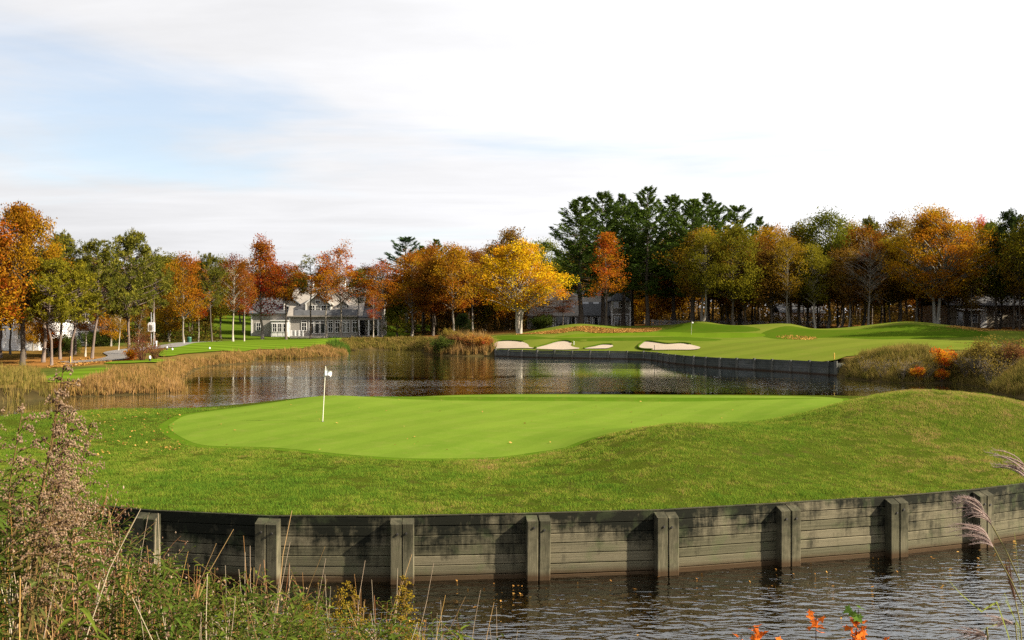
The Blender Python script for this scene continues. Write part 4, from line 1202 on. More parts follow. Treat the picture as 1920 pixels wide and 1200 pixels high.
# rust oaks between the house and the yellow maple
for a in [('oak2', 772, 170, 476, 84, AMBER, 'amber oak first in the row right of the grey house', GREY),
          ('oak1', 812, 168, 484, 80, RUST, 'rust oak second in the row right of the grey house', DARKB),
          ('oak1', 850, 166, 462, 92, AMBER, 'taller amber oak in the middle of the rust row', GREY),
          ('oak4', 886, 170, 470, 80, RUST, 'rust oak just left of the yellow maple', GREY),
          ('oak3', 948, 176, 431, 86, BROWN, 'brown thin crowned oak peeping over the yellow maple', GREY),
          ('low1', 905, 178, 500, 84, OLIVE, 'olive oak half hidden behind the yellow maple', DARKB)]:
    T(*a[:7], bark=a[7])
T('maple', 974, 150, 456, 164, YELLOW, 'bright yellow maple with pale forked stems at the end of the far lawn', 'maple_tree', bark=PALE, rz=0.6)
T('low2', 745, 168, 560, 60, MOSS, 'dark green low cedar beside the grey house', 'cedar_tree', bark=DARKB)
T('low2', 868, 158, 588, 44, DPINE, 'small dark green cedar at the foot of the rust oaks', 'cedar_tree', bark=DARKB)
# the tall pines
for a in [('wp1', 1088, 170, 372, 108, 'tall white pine at the left end of the pine row'), ('wp2', 1130, 174, 362, 92, 'second white pine of the row, behind the orange oak'),
          ('wp3', 1168, 178, 366, 84, 'third white pine of the row with narrow top'), ('wp1', 1213, 172, 353, 90, 'tallest white pine of the row with pointed top'),
          ('wp2', 1262, 178, 368, 100, 'white pine with blunt top right of the tallest'), ('wp1', 1300, 168, 374, 96, 'white pine behind the far flag'),
          ('wp3', 1326, 178, 364, 84, 'white pine with spired top near the right end of the row'), ('wp4', 1392, 182, 386, 84, 'ragged white pine leaning away from the row'),
          ('wp4', 1356, 186, 390, 76, 'shorter white pine next to the ragged leaning one'), ('wp3', 1424, 190, 408, 66, 'small white pine top above the brown oaks'),
          ('wp2', 1186, 186, 380, 80, 'white pine set back between the third and the tallest')]:
    T(*a[:5], PINE, a[5], 'white_pine', 'row of tall white pines', bark=DARKB, lean=(0.04 if 'leaning' in a[5] else 0))
T('thin1', 1137, 163, 432, 80, ORANGE, 'slender orange oak standing before the dark pines', bark=DARKB)
T('low1', 1232, 200, 540, 70, AMBER, 'bright amber oak glowing between the pine trunks')
T('low1', 1205, 215, 550, 60, YELLOW, 'golden tree far behind the pine trunks', 'maple_tree')
T('thin2', 1055, 166, 545, 56, RUST, 'small rust oak leaning before the second house', bark=DARKB)
T('thin2', 1020, 168, 560, 60, RUST, 'low rust oak under the yellow maple', bark=DARKB)
# the wood behind the right mounds
for a in [('low1', 1368, 172, 438, 84, OLDGOLD, 'olive gold oak beside the last white pine', DARKB), ('oak4', 1448, 170, 428, 104, AMBER, 'amber brown oak at the left of the right hand wood', DARKB),
          ('oak2', 1412, 176, 450, 80, RUST, 'rust oak between the olive oak and the amber one', DARKB), ('oak1', 1500, 172, 420, 90, OLIVE, 'olive oak left of the tall green topped oak', GREY),
          ('oak2', 1552, 168, 399, 110, MOSS, 'tall mossy green oak above the right hand mound', GREY), ('oak1', 1595, 178, 420, 84, OLDGOLD, 'old gold oak right of the mossy green oak', DARKB),
          ('pp2', 1634, 180, 406, 76, PITCH, 'dark pitch pine top in the right hand wood', DARKB), ('oak2', 1684, 174, 408, 90, OLDGOLD, 'bronze oak left of the great golden maple', GREY),
          ('oak4', 1480, 166, 470, 90, BROWN, 'brown oak with low crown in the right hand wood', DARKB), ('oak3', 1575, 162, 470, 84, BROWN, 'brown oak before the mossy green oak', DARKB),
          ('oak1', 1660, 168, 450, 84, OLDGOLD, 'dull gold oak behind the bare grey tree', DARKB), ('oak3', 1530, 160, 460, 70, OLIVE, 'slim olive oak at the wood edge', PALE)]:
    T(*a[:7], bark=a[7])
T('bare', 1628, 156, 450, 100, BROWN, 'nearly bare grey tree with reddish twigs at the wood edge', bark=GREY)
T('maple2', 1757, 152, 393, 172, ((0.44, 0.215, 0.012), (0.60, 0.31, 0.014)), 'great golden maple with two grey trunks at the right of the wood', 'maple_tree', bark=(0.32, 0.31, 0.27), rz=2.2)
T('oak1', 1838, 172, 412, 50, SCARLET, 'scarlet maple glowing behind the great golden maple', 'maple_tree', bark=GREY)
T('oak2', 1815, 166, 418, 70, AMBER, 'amber oak between golden and scarlet maples', bark=GREY)
T('bare', 1718, 160, 402, 100, OLDGOLD, 'half bare oak with grey twigs left of the great golden maple', bark=GREY)
T('pp2', 1862, 170, 414, 70, PITCH, 'pine behind the scarlet maple', 'pitch_pine', bark=DARKB)
T('pp2', 1900, 150, 392, 90, DPINE, 'dark pine at the right edge of the wood', 'pitch_pine', bark=DARKB)
T('pp1', 1944, 148, 396, 90, DPINE, 'dark pine cut by the right picture edge', 'pitch_pine', bark=DARKB)
T('oak3', 1875, 158, 470, 60, OLDGOLD, 'thin bronze oak in front of the awning house', bark=DARKB)
T('thin2', 1822, 152, 520, 50, OLDGOLD, 'forked grey oak before the white awning', bark=GREY)

# the rest of the woods: every tree an object, looks shared by what stands deep in each wood
COLNAME = {id(GOLD): 'golden', id(AMBER): 'amber', id(ORANGE): 'orange', id(RUST): 'rust red', id(RED): 'red', id(OLIVE): 'olive', id(MOSS): 'mossy green', id(BROWN): 'brown', id(OLDGOLD): 'old gold', id(PITCH): 'dull green', id(PINE): 'green'}
BARKNAME = {DARKB: 'dark', GREY: 'grey', PALE: 'pale', PINEB: 'brown'}
FORM = {'oak1': 'oval', 'oak2': 'domed', 'oak3': 'narrow', 'oak4': 'spreading', 'low1': 'low hung', 'thin2': 'thin', 'pp1': 'tufted', 'pp2': 'broad tufted', 'pp3': 'slim tufted', 'wp3': 'layered'}
LAND = [(o.location.x / o.location.y, o.location.y, o['label']) for o in S.objects if o.get('category') == 'tree']
def near_name(x, y):
    k = min(LAND, key=lambda q: abs(q[0] - x / y) * 400 + (0 if q[1] < y else 6))
    wds = [w_ for w_ in k[2].split()]
    cut = next((i for i, w_ in enumerate(wds) if w_ in ('in', 'at', 'with', 'behind', 'of', 'next', 'between', 'before', 'beside', 'above', 'left', 'right', 'rising', 'standing', 'below', 'cut', 'just', 'near', 'from', 'leaning', 'set', 'hiding', 'by', 'first', 'second', 'peeping', 'half', 'glowing', 'far', 'low', 'under', 'touching', 'leaned', 'needs') and i > 1), len(wds))
    return ('behind' if y > k[1] else 'before') + ' the ' + ' '.join(wds[:min(cut, 4)])
taken = [(o.location.x, o.location.y) for o in S.objects if o.get('category') == 'tree']
HOUSES = [(-50, -20, 172, 202), (3, 26, 176, 200), (-78, -44, 108, 140), (72, 98, 164, 180)]
def fill(n, x0, x1, y0, y1, dmin, protos, pal, name, label, group, hr=(11, 16), barks=(DARKB, GREY), cond=None, seed=1):
    r = np.random.default_rng(seed)
    k = tries = 0
    while k < n and tries < 9000:
        tries += 1
        x, y = r.uniform(x0, x1), r.uniform(y0, y1)
        if cond is not None and not cond(x, y): continue
        if any(a - 2 < x < b + 2 and c - 3 < y < d + 2 for a, b, c, d in HOUSES): continue
        if any((x - a) ** 2 + (y - b) ** 2 < dmin * dmin for a, b in taken): continue
        taken.append((x, y)); k += 1
        h = r.uniform(*hr)
        p = protos[r.integers(len(protos))]
        wf, pc_, bk_ = r.uniform(0.8, 1.1), pal[r.integers(len(pal))], barks[r.integers(len(barks))]
        lab = ' '.join(('%s %s crowned %s %s' % (COLNAME[id(pc_)], FORM[p], label, near_name(x, y))).split()[:16])
        tree(p, x, y, h, PR[p][3] * wf * h / PR[p][2], pc_, lab, name if not p.startswith(('pp', 'wp')) else 'pine_tree', group, bark=bk_)
dense = ['oak1', 'oak2', 'oak3', 'oak4', 'low1']
fill(44, 30, 118, 158, 176, 2.8, ['oak3', 'thin2', 'oak1', 'oak2'], [BROWN, OLDGOLD, RUST, OLIVE], 'oak_tree', 'wood edge tree', 'oaks in the front of the right hand wood', (12, 17), (DARKB, DARKB, GREY), seed=11)
fill(70, 24, 140, 176, 236, 4.6, dense, [BROWN, OLDGOLD, RUST, OLIVE, AMBER], 'oak_tree', 'tree deep in the wood', 'oaks deep in the right hand wood', (13, 18), (DARKB,), seed=12)
fill(34, 62, 140, 128, 163, 3.4, dense + ['pp2', 'thin2'], [BROWN, OLDGOLD, MOSS], 'oak_tree', 'grove tree', 'oaks in the grove at the right edge', (13, 17), (DARKB,), cond=lambda x, y: x > 0.44 * y + 2 and x + y * 0.9 > 205, seed=13)
fill(30, -22, 8, 172, 236, 4.2, dense, [RUST, BROWN, AMBER, RUST], 'oak_tree', 'tree deep in the wood', 'rust oaks in the middle wood', (12, 16), (DARKB,), seed=14)
fill(16, 6, 34, 202, 240, 4.6, dense + ['wp3'], [BROWN, OLIVE, MOSS], 'oak_tree', 'tree far back', 'oaks behind the second house', (14, 19), (DARKB,), seed=15)
fill(18, -62, -18, 204, 245, 5.0, dense, [OLIVE, RUST, MOSS], 'oak_tree', 'tree far back', 'oaks behind the grey house', (9, 12), (DARKB,), seed=16)
fill(62, -105, -42, 126, 215, 3.4, ['low1', 'oak1', 'oak2', 'pp2', 'pp1'], [AMBER, OLIVE, OLDGOLD, PITCH, MOSS], 'oak_tree', 'tree', 'oaks in the wood behind the tee', (10, 14), (DARKB, PALE, GREY), cond=lambda x, y: x < -0.262 * y - 4 + (y > 160) * -2, seed=17)
fill(10, -66, -40, 86, 116, 3.4, ['pp3', 'pp1', 'pp3'], [PITCH, OLIVE], 'pitch_pine', 'slim tree', 'slim trees before the white house', (9, 12), (DARKB, PINEB), cond=lambda x, y: -0.55 * y < x < -0.44 * y, seed=18)
fill(12, -120, -70, 60, 130, 6, ['oak2', 'pp2'], [GOLD, PITCH], 'oak_tree', 'tree beyond the white house', 'trees beyond the white house', (12, 15), (DARKB,), cond=lambda x, y: x < -0.56 * y - 4, seed=19)
# trees standing right of the far lawn, whose shadows reach across it
for i, (x, y, h) in enumerate([(71, 118, 18), (74, 108, 17), (79, 98, 18), (83, 112, 19), (88, 90, 18), (76, 127, 18), (94, 104, 19), (80, 136, 19), (86, 131, 20), (92, 126, 19), (99, 119, 20), (84, 122, 18), (90, 140, 20), (98, 134, 20), (78, 143, 19), (104, 112, 20), (82, 102, 16)]):
    tree(['oak2', 'wp1', 'oak1'][i % 3], x, y, h, 9.5, [OLDGOLD, PINE, OLIVE][i % 3], 'tree right of the far lawn that throws shade over it', 'shade_tree', 'trees right of the far lawn', bark=DARKB)

# a far-off wood closing the view between the trunks
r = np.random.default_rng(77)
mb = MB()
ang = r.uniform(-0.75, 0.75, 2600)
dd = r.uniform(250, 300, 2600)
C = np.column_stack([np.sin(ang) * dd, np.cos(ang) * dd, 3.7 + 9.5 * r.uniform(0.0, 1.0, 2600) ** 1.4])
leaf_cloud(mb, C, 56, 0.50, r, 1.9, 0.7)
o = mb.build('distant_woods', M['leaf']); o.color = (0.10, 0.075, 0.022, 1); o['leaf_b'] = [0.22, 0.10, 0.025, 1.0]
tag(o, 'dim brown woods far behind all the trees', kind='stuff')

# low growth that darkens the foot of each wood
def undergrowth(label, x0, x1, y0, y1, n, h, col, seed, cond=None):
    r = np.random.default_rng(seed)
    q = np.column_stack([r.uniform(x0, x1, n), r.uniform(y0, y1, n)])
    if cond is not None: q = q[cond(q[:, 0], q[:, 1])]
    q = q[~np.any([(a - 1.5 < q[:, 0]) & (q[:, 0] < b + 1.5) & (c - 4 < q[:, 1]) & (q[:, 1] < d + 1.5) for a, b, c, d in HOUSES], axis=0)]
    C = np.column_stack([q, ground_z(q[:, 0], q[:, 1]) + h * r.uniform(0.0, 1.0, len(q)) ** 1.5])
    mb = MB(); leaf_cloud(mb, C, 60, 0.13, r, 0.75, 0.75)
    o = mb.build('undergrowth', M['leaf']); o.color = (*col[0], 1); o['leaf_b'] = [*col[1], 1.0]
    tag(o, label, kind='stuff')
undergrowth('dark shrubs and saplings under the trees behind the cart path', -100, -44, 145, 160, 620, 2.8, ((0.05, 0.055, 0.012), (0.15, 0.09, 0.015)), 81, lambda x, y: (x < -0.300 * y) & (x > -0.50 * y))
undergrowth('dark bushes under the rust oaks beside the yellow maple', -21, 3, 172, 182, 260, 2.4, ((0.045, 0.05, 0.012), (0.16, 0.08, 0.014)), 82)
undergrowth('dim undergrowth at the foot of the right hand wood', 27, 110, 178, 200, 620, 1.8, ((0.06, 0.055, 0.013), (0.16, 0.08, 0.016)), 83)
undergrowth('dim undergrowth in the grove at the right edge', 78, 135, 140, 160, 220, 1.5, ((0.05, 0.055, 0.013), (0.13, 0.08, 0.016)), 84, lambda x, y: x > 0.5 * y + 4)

# ------------------------------------------------------------------ shrubs
def shrub(seed, H, R, nc, per, leaf, stems=7, twig=10, spread=0.22):
    r = np.random.default_rng(seed)
    tm, cm = MB(), MB()
    C = []
    for s in range(stems):
        a = r.uniform(0, 6.28); l = R * r.uniform(0.3, 1.0)
        e = np.array([math.cos(a) * l, math.sin(a) * l, H * r.uniform(0.65, 1.0)])
        p = curve3((math.cos(a) * 0.1, math.sin(a) * 0.1, -0.1), e, 0.15 * H, 5)
        tm.tube(p, np.linspace(0.022, 0.006, 5) * (0.6 + H * 0.25), 4, False)
        for k in range(twig):
            u = r.uniform(0.3, 1)
            b = np.array([np.interp(u, np.linspace(0, 1, 5), p[:, q]) for q in range(3)])
            q = b + r.normal(0, 0.25, 3) * R + (0, 0, 0.18 * H)
            tm.tube([b, (b + q) / 2 + r.normal(0, 0.02, 3), q], [0.008, 0.006, 0.003], 3, False)
            C.append(q)
    C = np.array(C)
    C = C[r.permutation(len(C))[:nc]]
    if per: leaf_cloud(cm, C, per, leaf, r, spread, 0.8)
    return tm.mesh('stem', M['bark']), (cm.mesh('foliage', M['leaf']) if per else None)
SH = {'twiggy': shrub(401, 1.6, 1.2, 60, 12, 0.05, 12, 14), 'leafy': shrub(402, 1.4, 1.1, 90, 46, 0.055, 10, 12, 0.2), 'orange': shrub(403, 1.7, 0.9, 60, 60, 0.06, 8, 9, 0.17),
      'spiky': shrub(404, 1.7, 1.5, 70, 14, 0.07, 26, 5, 0.15), 'round': shrub(405, 1.0, 0.9, 100, 60, 0.06, 12, 10, 0.16)}
def bush(kind, px, py, sc, cols, label, name='shrub', group=None, bark=(0.16, 0.12, 0.09), cat='shrub', d0=55, hf=None):
    x, y = hit(px, py, hf or ground_z, d0)
    t = thing(name, label, cat, (x, y, ground_z(x, y)[0]), tr_rng.uniform(0, 6.28), group, (sc, sc, sc))
    a = link('stem', SH[kind][0], t); a.color = (*bark, 1)
    if SH[kind][1]:
        b = link('foliage', SH[kind][1], t); b.color = (*cols[0], 1); b['leaf_b'] = [*cols[1], 1.0]
    return t
FIRE = ((0.62, 0.17, 0.015), (0.75, 0.28, 0.02)); DULL = ((0.19, 0.155, 0.030), (0.30, 0.19, 0.04)); REDB = ((0.20, 0.085, 0.035), (0.26, 0.14, 0.04)); GRN = ((0.05, 0.075, 0.015), (0.10, 0.12, 0.02))
bush('orange', 1772, 706, 1.0, FIRE, 'flaming orange shrub on the hump across the water')
bush('orange', 1722, 716, 0.55, FIRE, 'little orange shrub low by the waterline, left of the flaming one')
bush('orange', 1765, 717, 0.5, FIRE, 'little orange shrub at the waterline below the flaming one')
bush('orange', 1853, 703, 0.42, FIRE, 'small tuft of orange leaves among grey twigs')
for px, py, k, s in [(1835, 715, 'twiggy', 1.1), (1862, 700, 'leafy', 1.0), (1815, 715, 'twiggy', 1.0), (1880, 690, 'twiggy', 1.1), (1840, 690, 'leafy', 1.1), (1805, 700, 'leafy', 0.9), (1858, 724, 'twiggy', 1.2)]:
    bush(k, px, py, s, DULL, 'olive brown thicket shrub with grey twigs beside the flaming shrub', group='thicket on the right bank', bark=(0.2, 0.17, 0.13))
for px, py, s in [(1905, 688, 0.9), (1893, 684, 0.8)]:
    bush('leafy', px, py, s, REDB, 'reddish shrub at the right end of the thicket', group='red shrubs on the right bank')
for px, py, s in [(1690, 716, 0.9), (1655, 710, 0.8), (1710, 705, 0.7), (1735, 716, 0.8), (1620, 708, 0.8)]:
    bush('twiggy', px, py, s, DULL, 'low grey twigged shrub on the hump left of the flaming one', group='low shrubs on the hump', bark=(0.22, 0.19, 0.15))
bush('spiky', 268, 677, 1.15, REDB, 'spiky red brown shrub by the cart path and the lone pine', bark=(0.14, 0.05, 0.035))
bush('spiky', 291, 674, 0.8, REDB, 'smaller spiky red brown shrub nearer the tee sign', bark=(0.14, 0.05, 0.035))
bush('round', 248, 675, 0.75, FIRE, 'low golden shrub in front of the spiky red one')
bush('round', 828, 662, 1.5, GRN, 'round dark green shrub on the reed point')
for px, py, c in [(855, 648, REDB), (880, 650, ((0.36, 0.16, 0.04), (0.45, 0.22, 0.06))), (905, 655, ((0.40, 0.14, 0.03), (0.5, 0.2, 0.04))), (842, 640, DULL)]:
    bush('round', px, py, 1.2, c, 'tawny brush clump on the reed point', group='brush clumps on the reed point', d0=90)
for px, py in [(995, 617), (1010, 617), (1022, 616)]:
    bush('round', px, py, 1.5, GRN, 'clipped green shrub before the second house', group='green shrubs before the second house', d0=155)
for px, py in [(628, 632), (636, 632), (660, 632), (648, 632), (700, 632)]:
    bush('round', px, py, 1.0, GRN, 'low foundation shrub along the wall of the grey house', group='foundation shrubs of the grey house', d0=170)
for px, py in [(195, 647), (202, 648), (175, 650), (185, 650), (120, 660), (132, 662), (105, 665)]:
    bush('round', px, py, 1.2, GRN, 'dark green shrub before the sunroom and the white house', group='shrubs before the white house', d0=100)

# ------------------------------------------------------------------ houses
M['shingle'] = plain('grey_cedar_shingle', (0.43, 0.40, 0.36), 0.85, 0.10, 2.0, 0.4)
M['shingle2'] = plain('taupe_siding', (0.30, 0.275, 0.24), 0.85, 0.12, 2.0, 0.4)
M['trim'] = plain('white_trim', (0.95, 0.94, 0.91), 0.55, 0.05)
M['roof'] = plain('dark_roof_shingle', (0.075, 0.078, 0.085), 0.85, 0.25, 1.5, 0.5)
M['roof2'] = plain('tan_roof_shingle', (0.30, 0.27, 0.235), 0.85, 0.15, 1.5, 0.5)
M['brick'] = plain('white_chimney', (0.62, 0.60, 0.57), 0.8, 0.1, 2.0)
M['tan'] = plain('tan_stucco', (0.34, 0.29, 0.215), 0.85, 0.1, 1.0)
M['white'] = plain('white_paint', (0.97, 0.97, 0.96), 0.5, 0.04)
M['awning'] = plain('awning_canvas', (0.80, 0.79, 0.76), 0.7, 0.04)
M['glass'] = plain('dark_window_glass', (0.022, 0.027, 0.033), 0.06, 0.2, 1.0, spec=0.6)
M['skyglass'] = plain('skylight_glass', (0.03, 0.04, 0.055), 0.03, 0.2, 1.0, spec=0.9)
M['black'] = plain('black_plastic', (0.02, 0.02, 0.02), 0.5)
M['fence'] = plain('weathered_fence', (0.42, 0.41, 0.39), 0.8)
M['steel'] = plain('pole_metal', (0.5, 0.5, 0.5), 0.4, metallic=0.6)

def window(parent, x, z, wd, h, y, cols=2, rows=2, transom=0.0, side=None):
    """window in a wall facing -y (or +x when side): frame with muntins, panes set back in it"""
    Mx = Matrix.Translation((x, y, z)) @ (Matrix.Rotation(math.radians(90), 4, 'Z') if side else Matrix.Identity(4))
    f = MB(); t = 0.10
    f.box(-wd / 2 - t, -wd / 2, -0.07, 0.02, -t, h + t, Mx); f.box(wd / 2, wd / 2 + t, -0.07, 0.02, -t, h + t, Mx)
    f.box(-wd / 2, wd / 2, -0.068, 0.02, h, h + t, Mx); f.box(-wd / 2, wd / 2, -0.085, 0.02, -t, 0, Mx)
    if transom: f.box(-wd / 2, wd / 2, -0.066, 0.0, h - transom - 0.06, h - transom + 0.06, Mx)
    for c in range(1, cols):
        xx = -wd / 2 + wd * c / cols
        f.box(xx - 0.03, xx + 0.03, -0.050, 0.0, 0, h, Mx)
    hh = h - transom
    for k in range(1, rows):
        f.box(-wd / 2, wd / 2, -0.053, 0.0, hh * k / rows - 0.03, hh * k / rows + 0.03, Mx)
    fo = f.build('window', M['trim'], parent)
    for c in range(cols):
        p = MB()
        p.box(-wd / 2 + wd * c / cols + 0.02, -wd / 2 + wd * (c + 1) / cols - 0.02, -0.03, -0.012, 0.0, h, Mx)
        p.build('pane', M['glass'], fo)
    return fo

def gable_roof(mb, x0, x1, y0, y1, ze, zr, over=0.35, th=0.16, axis='x'):
    """pitched roof as two thick slabs; ridge along axis"""
    if axis == 'x':
        ym = (y0 + y1) / 2; s = (zr - ze) / (ym - y0)
        mb.prismx([(y0 - over, ze - over * s), (ym, zr), (ym, zr + th), (y0 - over, ze - over * s + th)], x0 - over, x1 + over)
        mb.prismx([(y1 + over, ze - over * s), (y1 + over, ze - over * s + th), (ym + 0.003, zr + th), (ym + 0.003, zr)], x0 - over, x1 + over)
    else:
        xm = (x0 + x1) / 2; s = (zr - ze) / (xm - x0)
        mb.prism([(x0 - over, ze - over * s), (xm, zr), (xm, zr + th), (x0 - over, ze - over * s + th)], y0 - over, y1)
        mb.prism([(x1 + over, ze - over * s), (x1 + over, ze - over * s + th), (xm + 0.003, zr + th), (xm + 0.003, zr)], y0 - over, y1)

D1 = 180.0
def hx(px): return wx(px, D1)
def hz(py): return wz(py, D1)
def zx(zx_): return hx(400 + zx_ / 4.615)       # from the enlarged view of the house
def zz(zy_): return hz(420 + zy_ / 4.615)
gh = thing('grey_house', 'large grey shingled house with white trim, dormers and two chimneys across the water', 'house', (0, 0, 0))
base = hz(640)
eave = zz(790)
w_ = MB()
w_.box(zx(655), zx(1262), D1, D1 + 12, base, eave)                     # middle block
w_.box(zx(312), zx(655), D1 + 1.2, D1 + 11, base, zz(770))             # left wing
w_.prismx([(D1 + 1.25, zz(770) - 0.01), (D1 + 10.95, zz(770) - 0.01), (D1 + 6.1, zz(640))], zx(312), zx(655))
w_.box(zx(790), zx(1015), D1 + 0.6, D1 + 8, eave, zz(690))             # centre gable wall
w_.prism([(zx(790), zz(690)), (zx(1015), zz(690)), ((zx(790) + zx(1015)) / 2, zz(590))], D1 + 0.6, D1 + 8)
w_.box(zx(1300), zx(1440), D1 + 1.5, D1 + 10, base, zz(800))            # right porch room
w_.box(zx(1325), zx(1432), D1 + 2.5, D1 + 9, zz(800), zz(690))
w_.build('wall', M['shingle'], gh)
r_ = MB()
gable_roof(r_, zx(660), zx(1275), D1, D1 + 12, eave + 0.05, zz(548), 0.4, 0.18)
gable_roof(r_, zx(790), zx(1015), D1 + 0.6, D1 + 7, zz(690), zz(590), 0.35, 0.16, 'y')
rf = r_.build('roof', M['roof2'], gh)
r_ = MB()
gable_roof(r_, zx(312), zx(650), D1 + 1.2, D1 + 11, zz(770) + 0.05, zz(640), 0.4, 0.18)
gable_roof(r_, zx(1325), zx(1432), D1 + 2.5, D1 + 9, zz(690), zz(640), 0.3, 0.15)
r_.prismx([(D1 - 0.6, zz(812)), (D1 + 2.6, zz(715)), (D1 + 2.6, zz(715) + 0.16), (D1 - 0.6, zz(812) + 0.16)], zx(1245), zx(1445))
r_.prismx([(D1 - 0.35, eave - 0.12), (D1 + 0.7, zz(745)), (D1 + 0.7, zz(745) + 0.15), (D1 - 0.35, eave + 0.03)], zx(700), zx(1245))
r_.build('roof', M['roof'], gh)
for a, b in ((765, 815), (1050, 1097)):
    c = MB(); c.box(zx(a), zx(b), D1 + 5.2, D1 + 6.4, zz(600), zz(482)); c.box(zx(a) - 0.1, zx(b) + 0.1, D1 + 5.1, D1 + 6.5, zz(482), zz(474))
    for q in (0.3, 0.7): c.tube([(zx(a) + (zx(b) - zx(a)) * q, D1 + 5.8, zz(474)), (zx(a) + (zx(b) - zx(a)) * q, D1 + 5.8, zz(466))], 0.13, 8)
    c.build('chimney', M['brick'], rf)
t_ = MB()
for p in ((790, 690), (1015, 690)):
    a = np.array([zx(p[0]), zz(p[1])]); b = np.array([(zx(790) + zx(1015)) / 2, zz(590)])
    t_.prism([(a[0], a[1] - 0.22), (b[0], b[1] - 0.22), (b[0], b[1] + 0.05), (a[0], a[1] + 0.05)] if p[0] == 790 else [(b[0], b[1] - 0.22), (a[0], a[1] - 0.22), (a[0], a[1] + 0.05), (b[0], b[1] + 0.05)], D1 + 0.2, D1 + 0.32)
t_.box(zx(655), zx(1262), D1 - 0.09, D1 - 0.003, eave - 0.28, eave - 0.04)
t_.box(zx(300), zx(500), D1 + 1.08, D1 + 1.197, zz(782), zz(770))
for p in (312, 655, 790, 1005): t_.box(zx(p), zx(p) + 0.22, D1 - 0.07 + (1.2 if p == 312 else 0.6 if p in (790, 1005) else 0), D1 - 0.004 + (1.2 if p == 312 else 0.6 if p in (790, 1005) else 0), base if p in (312, 655) else eave, (zz(770) if p == 312 else eave) - 0.3 if p in (312, 655) else zz(690))
t_.build('trim', M['trim'], gh)
for x, z, wd, h, rows, tr_ in [(785, 920, 38, 82, 2, 16), (848, 945, 34, 105, 1, 18), (898, 945, 34, 105, 1, 18), (947, 945, 34, 105, 1, 18), (1013, 935, 36, 98, 2, 16), (1073, 935, 32, 98, 2, 16), (1137, 935, 26, 98, 2, 16), (1162, 935, 26, 98, 2, 16), (1227, 935, 42, 98, 2, 16)]:
    window(gh, zx(x), zz(z), wd / 4.615 * D1 / F, h / 4.615 * D1 / F, D1, 2 if rows == 2 else 1, rows, tr_ / 4.615 * D1 / F)
for x in (853, 900, 948, 986): window(gh, zx(x), zz(772), 34 / 47.3, 66 / 47.3, D1 + 0.6, 2, 3)
window(gh, zx(900), zz(690), 34 / 47.3, 28 / 47.3, D1 + 0.6, 2, 1)
window(gh, zx(375), zz(918), 34 / 47.3, 60 / 47.3, D1 + 1.2, 2, 2)
window(gh, zx(375), zz(1005), 34 / 47.3, 20 / 47.3, D1 + 1.2, 2, 1)
window(gh, zx(1330), zz(915), 34 / 47.3, 60 / 47.3, D1 + 1.5, 2, 2)
# bay window
b_ = MB(); b_.box(zx(503), zx(652), D1 - 0.3, D1 + 1.21, zz(975), zz(838)); b_.box(zx(498), zx(657), D1 - 0.42, D1 + 1.19, zz(838), zz(830))
for k in range(3): b_.box(zx(512 + 47 * k), zx(550 + 47 * k), D1 - 0.325, D1 - 0.303, zz(968), zz(938))
bay = b_.build('bay', M['trim'], gh)
for x in (533, 578, 624): 
    wv = window(gh, zx(x), zz(932), 30 / 47.3, 68 / 47.3, D1 - 0.3, 2, 2)
# dormers
for x0, x1, zb, zt, zp, yd in ((588, 722, 770, 690, 640, 1.9), (1072, 1145, 772, 700, 670, 1.4)):
    d_ = MB(); d_.box(zx(x0), zx(x1), D1 + yd, D1 + yd + 5, zz(zb), zz(zt)); d_.prism([(zx(x0), zz(zt)), (zx(x1), zz(zt)), ((zx(x0) + zx(x1)) / 2, zz(zp))], D1 + yd, D1 + yd + 5)
    dm = d_.build('dormer', M['shingle'], gh)
    d_ = MB(); gable_roof(d_, zx(x0), zx(x1), D1 + yd, D1 + yd + 5, zz(zt), zz(zp), 0.3, 0.14, 'y'); d_.build('roof', M['roof'], dm)
    d_ = MB(); d_.box(zx(x0), zx(x0) + 0.18, D1 + yd - 0.06, D1 + yd - 0.004, zz(zb), zz(zt)); d_.box(zx(x1) - 0.18, zx(x1), D1 + yd - 0.06, D1 + yd - 0.004, zz(zb), zz(zt)); d_.build('trim', M['trim'], dm)
    for x in ((612, 684) if x0 == 588 else (1108,)): window(gh, zx(x), zz(zb - 4), 36 / 47.3, 56 / 47.3, D1 + yd, 2, 2)
window(gh, zx(1207), zz(740), 40 / 47.3, 22 / 47.3, D1 + 1.9, 2, 1)
# porch and deck
p_ = MB(); p_.box(zx(1258), zx(1445), D1 - 1.2, D1 + 1.49, base, zz(965))
p_.box(zx(1258), zx(1445), D1 - 0.9, D1 - 0.62, zz(832), zz(814)); p_.build('porch', M['shingle2'], gh)
for x in (1266, 1350, 1432):
    c = MB(); c.box(zx(x) - 0.14, zx(x) + 0.14, D1 - 0.9, D1 - 0.62, zz(965), zz(832)); c.box(zx(x) - 0.2, zx(x) + 0.2, D1 - 0.96, D1 - 0.56, zz(965), zz(958)); c.build('column', M['trim'], gh)
d_ = MB(); d_.box(zx(690), zx(980), D1 - 2.6, D1 - 0.005, base, zz(970)); d_.build('deck', M['shingle2'], gh)
rl = MB(); y = D1 - 2.5
for x in np.linspace(zx(700), zx(800), 4): rl.box(x - 0.1, x + 0.1, y - 0.1, y + 0.1, zz(970), zz(918))
rl.box(zx(700), zx(800), y - 0.05, y + 0.05, zz(926), zz(921)); rl.box(zx(700), zx(800), y - 0.04, y + 0.04, zz(966), zz(962))
for x in np.linspace(zx(704), zx(796), 22): rl.box(x - 0.025, x + 0.025, y - 0.025, y + 0.025, zz(962), zz(926))
rl.build('railing', M['white'], gh)

